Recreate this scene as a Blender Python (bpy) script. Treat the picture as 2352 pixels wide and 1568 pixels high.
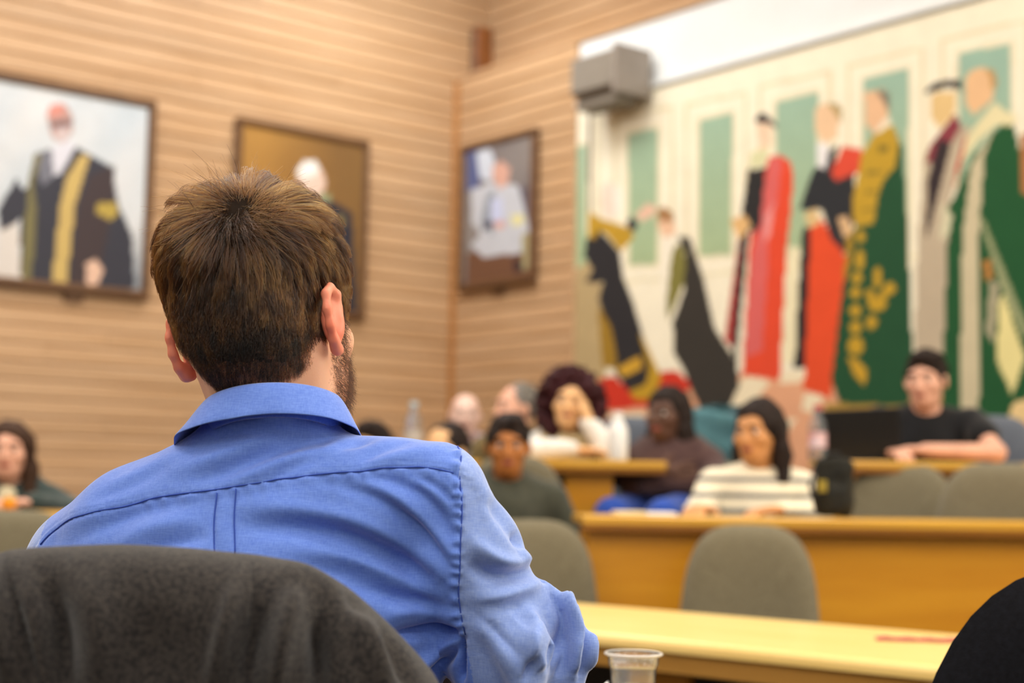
import bpy, math, random
import numpy as np
from mathutils import Vector, Matrix

# ------------------------------------------------------------------ clear
for o in list(bpy.data.objects):
    bpy.data.objects.remove(o, do_unlink=True)
scene = bpy.context.scene
COL = scene.collection
random.seed(7)
RNG = np.random.default_rng(11)

# ------------------------------------------------------------------ camera
FPX = 3427.0                       # focal length for a 2352 px wide frame
CAM_H = 1.07
ROLL = math.radians(0.98)
PITCH = math.atan(326.0 / FPX)
FOCUS = 1.50
FWD = np.array([0, math.cos(PITCH), math.sin(PITCH)])
R0 = np.array([1.0, 0, 0]); U0 = np.array([0, -math.sin(PITCH), math.cos(PITCH)])
RIGHT = R0 * math.cos(ROLL) + U0 * math.sin(ROLL)
UP = U0 * math.cos(ROLL) - R0 * math.sin(ROLL)
EYE = np.array([0, 0, CAM_H])
cam_d = bpy.data.cameras.new('camera')
cam = bpy.data.objects.new('camera', cam_d)
COL.objects.link(cam)
cam.matrix_world = Matrix(((RIGHT[0], UP[0], -FWD[0], EYE[0]), (RIGHT[1], UP[1], -FWD[1], EYE[1]),
                           (RIGHT[2], UP[2], -FWD[2], EYE[2]), (0, 0, 0, 1)))
cam_d.sensor_width = 36.0
cam_d.lens = FPX / 2352 * 36
cam_d.clip_start = 0.05
cam_d.dof.use_dof = True
cam_d.dof.focus_distance = FOCUS
cam_d.dof.aperture_fstop = 3.7
scene.camera = cam

def ray(px, py):
    return FWD + (px - 1176) / FPX * RIGHT - (py - 784) / FPX * UP

def at(px, py, Y):
    """world point seen at pixel (px,py) of the 2352x1568 frame at world depth Y"""
    d = ray(px, py)
    return EYE + d * (Y / d[1])

def project(P):
    """world points (n,3) -> pixel coordinates (used when tracing the flat paintings and the seams)"""
    v = np.asarray(P) - EYE
    z = v @ FWD
    return np.stack([1176 + FPX * (v @ RIGHT) / z, 784 - FPX * (v @ UP) / z], -1)

# ------------------------------------------------------------------ world, lights, exposure
world = bpy.data.worlds.new('world'); scene.world = world
world.use_nodes = True
bg = world.node_tree.nodes.get('Background') or world.node_tree.nodes.new('ShaderNodeBackground')
bg.inputs[0].default_value = (0.75, 0.85, 1.0, 1); bg.inputs[1].default_value = 0.35
scene.view_settings.view_transform = 'Standard'
scene.view_settings.look = 'None'
scene.view_settings.gamma = 1.0
scene.view_settings.exposure = 0.08
scene.view_settings.use_curve_mapping = False
try:
    scene.cycles.use_denoising = True
    scene.cycles.max_bounces = 6
    scene.cycles.diffuse_bounces = 4
    scene.cycles.glossy_bounces = 3
    scene.cycles.transmission_bounces = 6
    scene.cycles.use_adaptive_sampling = True
    scene.cycles.adaptive_threshold = 0.05
    scene.cycles.caustics_reflective = False
    scene.cycles.caustics_refractive = False
    scene.cycles.sample_clamp_indirect = 6.0
except Exception:
    pass

D1 = np.array([math.sin(math.radians(50.7)), math.cos(math.radians(50.7)), 0.0])   # along the left wall, away from camera
D2 = np.array([D1[1], -D1[0], 0.0])                                                # along the right wall, towards camera
_c = at(1030, 1107, 11.0)
CORNER = np.array([_c[0], _c[1], 0.0])
ZUP = np.array([0, 0, 1.0])
CEIL = 5.1
ANG1 = math.atan2(D1[1], D1[0]); ANG2 = math.atan2(D2[1], D2[0])

def room(a, b, z=0.0):
    """point a metres from the corner back along the left wall and b metres along the right wall"""
    return CORNER - D1 * a + D2 * b + ZUP * z

def area(name, loc, size, sizey, power, color, target=None, spread=180):
    l = bpy.data.lights.new(name, 'AREA'); l.shape = 'RECTANGLE'
    l.size = size; l.size_y = sizey; l.energy = power; l.color = color
    l.spread = math.radians(spread)
    o = bpy.data.objects.new(name, l); COL.objects.link(o); o.location = loc
    d = (Vector(target) - Vector(loc)) if target is not None else Vector((0, 0, -1))
    o.rotation_euler = d.to_track_quat('-Z', 'Y').to_euler()
    return o

for a_ in (2.0, 4.9, 7.8, 10.6):          # rows of ceiling panels over the whole room
    for b_ in (2.2, 5.6, 9.0, 12.2):
        area('ceiling_lamp', room(a_, b_, CEIL - 0.04), 1.5, 1.5, 66, (1.0, 0.945, 0.87))
# unseen cool lamps added to brighten the tops of the two far walls
area('added_wash_lamp', room(2.9, 1.15, CEIL - 0.05), 5.2, 0.7, 75, (0.84, 0.92, 1.0), target=room(2.9, 0.0, 3.2))
area('added_wash_lamp', room(0.9, 3.0, CEIL - 0.05), 0.7, 5.2, 34, (0.86, 0.92, 1.0), target=room(0.0, 3.0, 3.4))
area('added_wash_lamp', room(1.5, 1.4, CEIL - 0.05), 1.2, 1.2, 26, (0.82, 0.92, 1.0), target=room(0.2, 0.3, 4.1), spread=120)
# unseen lamps added, no windows: warm on the man, cool fill behind camera
area('added_side_lamp', room(0.12, 10.6, 2.3), 2.2, 3.2, 330, (1.0, 0.88, 0.70), target=room(5.4, 7.8, 1.1))
area('added_side_lamp', room(9.0, 13.6, 2.6), 3.2, 2.4, 60, (0.80, 0.89, 1.0), target=room(6.6, 7.8, 1.1))

# ------------------------------------------------------------------ helpers
def lin(c):
    c = [v / 255.0 for v in c]
    return tuple(v / 12.92 if v <= 0.04045 else ((v + 0.055) / 1.055) ** 2.4 for v in c)

def new_mat(name):
    m = bpy.data.materials.new(name); m.use_nodes = True
    nt = m.node_tree
    return m, nt, nt.nodes['Principled BSDF']

def mat(name, c, rough=0.6, spec=0.4, c2=None, scale=8.0, stretch=(1, 1, 1), detail=4.0, bump=0.0, bscale=None,
        rand=0.0, sheen=0.0, metallic=0.0, trans=0.0, ior=1.45, sub=0.0, coat=0.0, bdist=0.01, contrast=(0.3, 0.7), subc=None):
    """procedural material: noise mix between two tones, per-object variation, noise bump"""
    m, nt, b = new_mat(name)
    L = nt.links.new
    b.inputs['Roughness'].default_value = rough
    b.inputs['Specular IOR Level'].default_value = spec
    b.inputs['Metallic'].default_value = metallic
    b.inputs['IOR'].default_value = ior
    b.inputs['Transmission Weight'].default_value = trans
    b.inputs['Coat Weight'].default_value = coat
    b.inputs['Sheen Weight'].default_value = sheen
    if sub > 0:
        b.inputs['Subsurface Weight'].default_value = sub
        b.inputs['Subsurface Radius'].default_value = subc or (0.9, 0.35, 0.2)
        b.inputs['Subsurface Scale'].default_value = 0.012
    tc = nt.nodes.new('ShaderNodeTexCoord'); mp = nt.nodes.new('ShaderNodeMapping')
    mp.inputs['Scale'].default_value = stretch
    L(tc.outputs['Object'], mp.inputs['Vector'])
    col = lin(c); col2 = lin(c2) if c2 else tuple(v * 0.8 for v in col)
    n = nt.nodes.new('ShaderNodeTexNoise'); n.inputs['Scale'].default_value = scale; n.inputs['Detail'].default_value = detail
    L(mp.outputs[0], n.inputs['Vector'])
    mr = nt.nodes.new('ShaderNodeMapRange'); mr.inputs[1].default_value = contrast[0]; mr.inputs[2].default_value = contrast[1]
    L(n.outputs['Fac'], mr.inputs[0])
    mix = nt.nodes.new('ShaderNodeMix'); mix.data_type = 'RGBA'
    mix.inputs[6].default_value = (*col, 1); mix.inputs[7].default_value = (*col2, 1)
    L(mr.outputs[0], mix.inputs[0])
    out = mix.outputs[2]
    if rand > 0:
        oi = nt.nodes.new('ShaderNodeObjectInfo'); hs = nt.nodes.new('ShaderNodeHueSaturation')
        r2 = nt.nodes.new('ShaderNodeMapRange'); r2.inputs[3].default_value = 1 - rand; r2.inputs[4].default_value = 1 + rand
        L(oi.outputs['Random'], r2.inputs[0]); L(r2.outputs[0], hs.inputs['Value']); L(out, hs.inputs['Color'])
        # shift the grain too
        ad = nt.nodes.new('ShaderNodeVectorMath'); ad.operation = 'ADD'
        L(tc.outputs['Object'], ad.inputs[0]); L(oi.outputs['Location'], ad.inputs[1]); L(ad.outputs[0], mp.inputs['Vector'])
        out = hs.outputs[0]
    L(out, b.inputs['Base Color'])
    if bump > 0:
        n2 = nt.nodes.new('ShaderNodeTexNoise'); n2.inputs['Scale'].default_value = bscale or scale * 4; n2.inputs['Detail'].default_value = 3
        L(mp.outputs[0], n2.inputs['Vector'])
        bp = nt.nodes.new('ShaderNodeBump'); bp.inputs['Strength'].default_value = bump; bp.inputs['Distance'].default_value = bdist
        L(n2.outputs['Fac'], bp.inputs['Height']); L(bp.outputs[0], b.inputs['Normal'])
    return m

def attr_mat(name, rough=0.6, spec=0.25):
    m, nt, b = new_mat(name)
    a = nt.nodes.new('ShaderNodeAttribute'); a.attribute_name = 'paint'
    n = nt.nodes.new('ShaderNodeTexNoise'); n.inputs['Scale'].default_value = 9; n.inputs['Detail'].default_value = 5
    hs = nt.nodes.new('ShaderNodeHueSaturation'); mr = nt.nodes.new('ShaderNodeMapRange')
    mr.inputs[3].default_value = 0.9; mr.inputs[4].default_value = 1.1
    tc = nt.nodes.new('ShaderNodeTexCoord')
    nt.links.new(tc.outputs['Object'], n.inputs['Vector'])
    nt.links.new(n.outputs['Fac'], mr.inputs[0]); nt.links.new(mr.outputs[0], hs.inputs['Value'])
    nt.links.new(a.outputs['Color'], hs.inputs['Color']); nt.links.new(hs.outputs[0], b.inputs['Base Color'])
    b.inputs['Roughness'].default_value = rough; b.inputs['Specular IOR Level'].default_value = spec
    return m

def mesh_np(name, V, F):
    """mesh from numpy arrays: F (n,3), (n,4) or list of index lists"""
    me = bpy.data.meshes.new(name)
    if isinstance(F, np.ndarray):
        V = np.asarray(V, dtype=np.float32); n, k = F.shape
        me.vertices.add(len(V)); me.vertices.foreach_set('co', V.ravel())
        me.loops.add(n * k); me.loops.foreach_set('vertex_index', F.astype(np.int32).ravel())
        me.polygons.add(n)
        me.polygons.foreach_set('loop_start', np.arange(0, n * k, k, dtype=np.int32))
        me.polygons.foreach_set('loop_total', np.full(n, k, dtype=np.int32))
        me.update(calc_edges=True); me.validate()
    else:
        me.from_pydata([tuple(map(float, v)) for v in V], [], F); me.update()
    return me

def link(name, me, material=None, parent=None, loc=(0, 0, 0), rz=0.0, smooth=False):
    o = bpy.data.objects.new(name, me); COL.objects.link(o)
    if material is not None and me is not None and not me.materials:
        for m in (material if isinstance(material, (list, tuple)) else [material]):
            me.materials.append(m)
    o.parent = parent
    o.location = tuple(float(v) for v in loc); o.rotation_euler = (0, 0, rz)
    if smooth and me is not None:
        me.polygons.foreach_set('use_smooth', np.ones(len(me.polygons), dtype=bool))
    return o

def tag(o, label=None, cat=None, group=None, kind=None):
    if label: o['label'] = label
    if cat: o['category'] = cat
    if group: o['group'] = group
    if kind: o['kind'] = kind
    return o

def empty(name, loc, rz=0.0):
    o = bpy.data.objects.new(name, None); COL.objects.link(o)
    o.empty_display_size = 0.05
    o.location = tuple(float(v) for v in loc); o.rotation_euler = (0, 0, rz)
    return o

def copy_tree(o, parent=None):
    c = o.copy(); COL.objects.link(c); c.parent = parent
    for ch in [x for x in bpy.data.objects if x.parent == o]:
        copy_tree(ch, c)
    return c

class MB:
    """collects boxes / prisms / lathes / tubes into one mesh"""
    def __init__(s): s.v = []; s.f = []
    def add(s, V, F):
        n = len(s.v); s.v += [tuple(map(float, p)) for p in V]; s.f += [[i + n for i in f] for f in F]; return s
    def box(s, x0, x1, y0, y1, z0, z1, bev=0.0):
        if bev <= 0:
            V = [(x, y, z) for x in (x0, x1) for y in (y0, y1) for z in (z0, z1)]
            F = [[0, 1, 3, 2], [4, 6, 7, 5], [0, 4, 5, 1], [2, 3, 7, 6], [0, 2, 6, 4], [1, 5, 7, 3]]
            return s.add(V, F)
        b = bev
        V = []; idx = {}
        for ix, x in enumerate((x0, x1)):
            for iy, y in enumerate((y0, y1)):
                for iz, z in enumerate((z0, z1)):
                    sx = 1 if ix == 0 else -1; sy = 1 if iy == 0 else -1; sz = 1 if iz == 0 else -1
                    idx[ix, iy, iz] = len(V)
                    V += [(x, y + sy * b, z + sz * b), (x + sx * b, y, z + sz * b), (x + sx * b, y + sy * b, z)]
        F = []
        for ix in (0, 1):
            q = [idx[ix, 0, 0], idx[ix, 1, 0], idx[ix, 1, 1], idx[ix, 0, 1]]; F.append(q if ix else q[::-1])
        for iy in (0, 1):
            q = [idx[0, iy, 0] + 1, idx[0, iy, 1] + 1, idx[1, iy, 1] + 1, idx[1, iy, 0] + 1]; F.append(q if iy else q[::-1])
        for iz in (0, 1):
            q = [idx[0, 0, iz] + 2, idx[1, 0, iz] + 2, idx[1, 1, iz] + 2, idx[0, 1, iz] + 2]; F.append(q if iz else q[::-1])
        for i in (0, 1):
            for j in (0, 1):
                a, c = idx[i, j, 0], idx[i, j, 1]; q = [a, c, c + 1, a + 1]; F.append(q if (i + j) % 2 == 0 else q[::-1])
                a, c = idx[i, 0, j], idx[i, 1, j]; q = [a, a + 2, c + 2, c]; F.append(q if (i + j) % 2 == 0 else q[::-1])
                a, c = idx[0, i, j] + 1, idx[1, i, j] + 1; q = [a, c, c + 1, a + 1]; F.append(q if (i + j) % 2 == 0 else q[::-1])
                for k in (0, 1):
                    t = idx[i, j, k]; q = [t, t + 1, t + 2]; F.append(q if (i + j + k) % 2 == 0 else q[::-1])
        return s.add(V, F)
    def lathe(s, prof, n=24, c=(0, 0), cap=True):
        V = []; F = []
        for r, z in prof:
            for i in range(n):
                a = 2 * math.pi * i / n; V.append((c[0] + r * math.cos(a), c[1] + r * math.sin(a), z))
        for j in range(len(prof) - 1):
            for i in range(n):
                i2 = (i + 1) % n; F.append([j * n + i, j * n + i2, (j + 1) * n + i2, (j + 1) * n + i])
        if cap:
            F.append(list(range(n))[::-1]); F.append([(len(prof) - 1) * n + i for i in range(n)])
        return s.add(V, F)
    def tube(s, pts, r, n=8):
        pts = [np.array(p, float) for p in pts]; V = []; F = []
        rs = r if isinstance(r, (list, tuple)) else [r] * len(pts)
        for i, p in enumerate(pts):
            t = pts[min(i + 1, len(pts) - 1)] - pts[max(i - 1, 0)]; t /= np.linalg.norm(t) + 1e-9
            ref = ZUP if abs(t[2]) < 0.9 else np.array([1.0, 0, 0])
            u = np.cross(t, ref); u /= np.linalg.norm(u); w = np.cross(t, u)
            for k in range(n):
                a = 2 * math.pi * k / n; V.append(p + rs[i] * (math.cos(a) * u + math.sin(a) * w))
        for i in range(len(pts) - 1):
            for k in range(n):
                k2 = (k + 1) % n; F.append([i * n + k, (i + 1) * n + k, (i + 1) * n + k2, i * n + k2])
        F.append(list(range(n))); F.append([(len(pts) - 1) * n + k for k in range(n)][::-1])
        return s.add(V, F)
    def prism(s, poly, y0, y1):
        """poly (x,z) extruded along y"""
        n = len(poly); V = [(x, y0, z) for x, z in poly] + [(x, y1, z) for x, z in poly]
        F = [list(range(n)), [n + i for i in range(n)][::-1]] + [[i, n + i, n + (i + 1) % n, (i + 1) % n] for i in range(n)]
        return s.add(V, F)
    def mesh(s, name):
        me = bpy.data.meshes.new(name); me.from_pydata(s.v, [], s.f); me.update(); return me
    def build(s, name, material, parent=None, loc=(0, 0, 0), rz=0.0, smooth=False):
        return link(name, s.mesh(name), material, parent, loc, rz, smooth)

# ------------------------------------------------------------------ materials
M = {}
M['plank'] = mat('plank_wood', (197, 161, 124), 0.42, 0.4, c2=(177, 138, 98), scale=3.0, stretch=(0.5, 6, 14), bump=0.1, rand=0.07)
M['plaster'] = mat('white_plaster', (228, 230, 230), 0.8, 0.2, c2=(220, 222, 220), scale=2)
M['carpet'] = mat('dark_carpet', (52, 44, 46), 0.95, 0.1, scale=60, bump=0.3)
M['ceiling'] = mat('ceiling_white', (232, 226, 214), 0.85, 0.2, scale=3)
M['backwall'] = mat('back_wall_paint', (200, 186, 162), 0.8, 0.2, scale=3)
M['desk'] = mat('desk_veneer', (200, 140, 32), 0.36, 0.45, c2=(184, 122, 22), scale=2.2, stretch=(0.8, 5, 9), detail=6, bump=0.03)
M['desktop'] = mat('desk_top_veneer', (208, 160, 62), 0.28, 0.5, c2=(198, 146, 48), scale=2.0, stretch=(0.8, 7, 7), detail=6)
M['table'] = mat('table_top_beech', (238, 208, 134), 0.32, 0.5, c2=(230, 196, 116), scale=2.0, stretch=(0.8, 8, 8), detail=6)
M['lip'] = mat('dark_wood_edge', (134, 84, 16), 0.4, 0.4, c2=(112, 68, 12), scale=5, stretch=(1, 6, 6))
M['chairfab'] = mat('grey_olive_upholstery', (118, 110, 88), 0.95, 0.15, c2=(100, 92, 72), scale=120, bump=0.25, sheen=0.3, bdist=0.002)
M['chairblue'] = mat('grey_blue_upholstery', (96, 102, 112), 0.95, 0.15, c2=(82, 86, 96), scale=120, bump=0.25, sheen=0.3, bdist=0.002)
M['black'] = mat('black_plastic', (22, 22, 24), 0.5, 0.4, scale=20)
M['frame'] = mat('picture_frame_wood', (112, 78, 48), 0.4, 0.4, c2=(84, 58, 38), scale=10, stretch=(1, 4, 4))
M['paint'] = attr_mat('painted_canvas', 0.5, 0.3)
M['muralpaint'] = attr_mat('painted_mural', 0.75, 0.2)
M['greybox'] = mat('grey_metal_casing', (134, 126, 114), 0.5, 0.4, c2=(124, 116, 106), scale=4)
M['brownbox'] = mat('brown_wood_casing', (140, 86, 44), 0.5, 0.3, c2=(110, 66, 34), scale=8)
M['greymetal'] = mat('grey_metal_pipe', (150, 140, 130), 0.4, 0.5, scale=9)
M['paper'] = mat('white_paper', (240, 240, 240), 0.8, 0.2, c2=(232, 232, 232), scale=4)
# ------------------------------------------------------------------ room shell
def hit_right(px, py, off=0.0):
    """(b, z) on the right wall plane (off metres behind it) seen at a pixel"""
    d = ray(px, py); t = (np.dot(CORNER + D1 * off - EYE, D1)) / np.dot(d, D1)
    p = EYE + d * t
    return float(np.dot(p - CORNER, D2)), float(p[2])

def hit_left(px, py):
    """(a, z) on the left wall plane seen at a pixel"""
    d = ray(px, py); t = (np.dot(CORNER - EYE, D2)) / np.dot(d, D2)
    p = EYE + d * t
    return float(np.dot(CORNER - p, D1)), float(p[2])

LA, LB = 12.0, 14.0
def slab(name, pts, z0, z1, m):
    n = len(pts)
    V = [(p[0], p[1], z0) for p in pts] + [(p[0], p[1], z1) for p in pts]
    F = [list(range(n))[::-1], [n + i for i in range(n)]] + [[i, (i + 1) % n, n + (i + 1) % n, n + i] for i in range(n)]
    o = link(name, mesh_np(name, V, F), m); o['kind'] = 'structure'; return o

slab('floor', [room(-1, -1), room(LA + 1, -1), room(LA + 1, LB + 1), room(-1, LB + 1)], -0.12, 0.0, M['carpet'])
slab('ceiling', [room(-1, -1), room(LA + 1, -1), room(LA + 1, LB + 1), room(-1, LB + 1)], CEIL, CEIL + 0.12, M['ceiling'])
slab('wall_back', [room(LA, -0.3), room(LA + 0.2, -0.3), room(LA + 0.2, LB), room(LA, LB)], 0, CEIL, M['backwall'])
slab('wall_side', [room(-0.6, LB), room(LA, LB), room(LA, LB + 0.2), room(-0.6, LB + 0.2)], 0, CEIL, M['backwall'])

PL = 0.1098          # course height of the boards
def plank_mesh(length, h=PL):
    c = 0.021; d = 0.024
    prof = [(0, 0.0), (d - 0.003, 0.0), (d, 0.003), (d, h - c), (d - 0.013, h - 0.004), (0, h - 0.004)]
    n = len(prof)
    V = [(x, -p, z) for x in (0, length) for p, z in prof]
    F = [list(range(n)), [n + i for i in range(n)][::-1]] + [[i, n + i, n + (i + 1) % n, (i + 1) % n] for i in range(n)]
    me = mesh_np('plank', V, F); me.materials.append(M['plank']); return me
_pc = {}
def plank(parent, length, loc, rz, h=PL):
    k = (round(length, 3), round(h, 3))
    if k not in _pc: _pc[k] = plank_mesh(length, h)
    return link('plank', _pc[k], None, parent, loc, rz)

# left wall: backing + boards in courses with a butt joint at one of four places
wl = slab('wall_left', [room(-0.6, 0), room(LA, 0), room(LA, -0.2), room(-0.6, -0.2)], 0, CEIL, M['plank'])
z = 0.0; i = 0
joints = [1.05, 2.15, 3.1, 1.7, 2.7]
while z < CEIL - 0.01:
    j = joints[(i * 2) % 5]; h = min(PL, CEIL - z)
    # local x runs from the far corner towards the camera side, boards face the room (+D2)
    base = room(0, 0.0, z)
    plank(wl, 6.5 - j, room(6.5, 0, z), ANG1, h)
    plank(wl, j + 0.30 - 0.003, room(j - 0.003, 0, z), ANG1, h)
    z += PL; i += 1

# right wall, lower zone (planks beside the mural, then white plaster), upper zone set back
bP, _ = hit_right(1321, 600)
_, zTOP = hit_right(1031, 193)
zTOP = round(zTOP / PL) * PL
wr = slab('wall_right', [room(0, 0.0), room(0, LB), room(-0.28, LB), room(-0.28, 0.0)], 0, zTOP - 0.002, M['plaster'])
z = 0.0
while z < zTOP - 0.01:
    plank(wr, bP, room(0, 0, z), ANG2); z += PL
wu = slab('wall_right_upper', [room(-0.30, -0.1), room(-0.30, LB), room(-0.55, LB), room(-0.55, -0.1)], zTOP - 0.2, CEIL, M['plank'])
z = zTOP
while z < CEIL - 0.01:
    plank(wu, 7.0, room(-0.30, 0.0, z), ANG2, min(PL, CEIL - z)); z += PL
# thin cornice along the top edge of the lower right wall
tr = MB().box(0, 7.0, -0.03, 0.25, 0, 0.035, 0.006).build('trim_1', M['plank'], None, room(0, 0, zTOP), ANG2); tr['kind'] = 'structure'
# end trim of the boarded part
tr = MB().box(0, 0.03, -0.034, 0.0, 0, zTOP - 0.01, 0.004).build('trim_2', M['plank'], None, room(0, bP, 0.0), ANG2); tr['kind'] = 'structure'

tr = MB().box(0, 0.055, -0.045, -0.024, 0, zTOP - 0.01, 0.004).build('corner_shade_strip', mat('corner_shade_brown', (178, 124, 68), 0.45, 0.35, c2=(160, 106, 56), scale=6, stretch=(4, 4, 0.6)), None, room(0, 0.024, 0.0), ANG2); tr['kind'] = 'structure'  # darker brown strip added to put the corner's shade into colour
# small brown cabinet in the upper corner and its conduit
def hit_upper(px, py):
    b, zz = hit_right(px, py, 0.30); return b, zz
bb, zb0 = hit_upper(1078, 150); bb2, zb1 = hit_upper(1140, 72)
root = empty('corner_loudspeaker', room(-0.276, (bb + bb2) / 2, zTOP + 0.035), ANG2)
tag(root, 'small brown wooden loudspeaker high in the far corner above the boarded wall', 'loudspeaker')
w = (bb2 - bb) / 2
MB().box(-w, w, -0.16, 0, 0.0, zb1 - zTOP - 0.02, 0.012).build('cabinet', M['brownbox'], root)
MB().box(-w * 0.85, w * 0.85, -0.168, -0.158, 0.03, zb1 - zTOP - 0.05, 0.004).build('grille', M['frame'], root)
pb, pz = hit_upper(1086, 0)
MB().tube([(0.02, -0.08, zb1 - zTOP - 0.025), (-0.02, -0.05, zb1 - zTOP + 0.1), (-0.03, -0.03, CEIL - zTOP - 0.035)], 0.022, 10).build('conduit', M['greymetal'], root, smooth=True)

# ------------------------------------------------------------------ paint by polygons on a grid
def in_poly(P, poly):
    x, y = P[:, 0], P[:, 1]; ins = np.zeros(len(P), bool); n = len(poly); j = n - 1
    for i in range(n):
        xi, yi = poly[i]; xj, yj = poly[j]
        if yi != yj:
            ins ^= ((yi > y) != (yj > y)) & (x < (xj - xi) * (y - yi) / (yj - yi) + xi)
        j = i
    return ins

def seg_dist(P, pts):
    d = np.full(len(P), 1e9)
    for (a, b) in zip(pts[:-1], pts[1:]):
        a = np.array(a, float); b = np.array(b, float); ab = b - a
        t = np.clip(((P - a) @ ab) / (ab @ ab + 1e-12), 0, 1)
        d = np.minimum(d, np.hypot(*(P - a - t[:, None] * ab).T))
    return d

def crop(poly, ox, oy, s):
    return [(ox + x / s, oy + y / s) for x, y in poly]

def paint(C, P, poly, c):
    lo = np.min(poly, 0); hi = np.max(poly, 0)
    k = np.nonzero((P[:, 0] >= lo[0]) & (P[:, 0] <= hi[0]) & (P[:, 1] >= lo[1]) & (P[:, 1] <= hi[1]))[0]
    if len(k):
        m = in_poly(P[k], poly); C[k[m]] = lin(c)

def paint_line(C, P, pts, w, c):
    C[seg_dist(P, pts) < w / 2] = lin(c)

def canvas_object(name, O, U, W, su, sv, nu, nv, painter, m, parent, thick):
    """a thin flat board spanned by U*su and W*sv from O; its face carries the painted colours"""
    u = np.linspace(0, su, nu + 1); v = np.linspace(0, sv, nv + 1)
    uu, vv = np.meshgrid(u, v)
    V = O + uu.reshape(-1, 1) * U + vv.reshape(-1, 1) * W
    C = painter(V, uu.ravel() / su, vv.ravel() / sv)
    g = np.arange((nu + 1) * (nv + 1)).reshape(nv + 1, nu + 1)
    F = np.stack([g[:-1, :-1].ravel(), g[:-1, 1:].ravel(), g[1:, 1:].ravel(), g[1:, :-1].ravel()], -1)
    # back and edges
    nrm = np.cross(U, W)
    n0 = len(V)
    Bk = np.array([O, O + U * su, O + U * su + W * sv, O + W * sv]) - nrm * thick
    Fr = np.array([O, O + U * su, O + U * su + W * sv, O + W * sv])
    V2 = np.concatenate([V, Fr, Bk]); k = n0
    E = np.array([[k + 4, k + 7, k + 6, k + 5], [k, k + 4, k + 5, k + 1], [k + 1, k + 5, k + 6, k + 2], [k + 2, k + 6, k + 7, k + 3], [k + 3, k + 7, k + 4, k]])
    base = np.array(parent.location) if parent is not None else O
    me = mesh_np(name, V2 - base, np.concatenate([F, E]))
    at_ = me.color_attributes.new('paint', 'FLOAT_COLOR', 'POINT')
    full = np.ones((len(V2), 4), np.float32); full[:n0, :3] = C; full[n0:, :3] = lin((200, 190, 170))
    at_.data.foreach_set('color', full.ravel())
    return link(name, me, m, parent, (0, 0, 0) if parent is not None else base)

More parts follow.
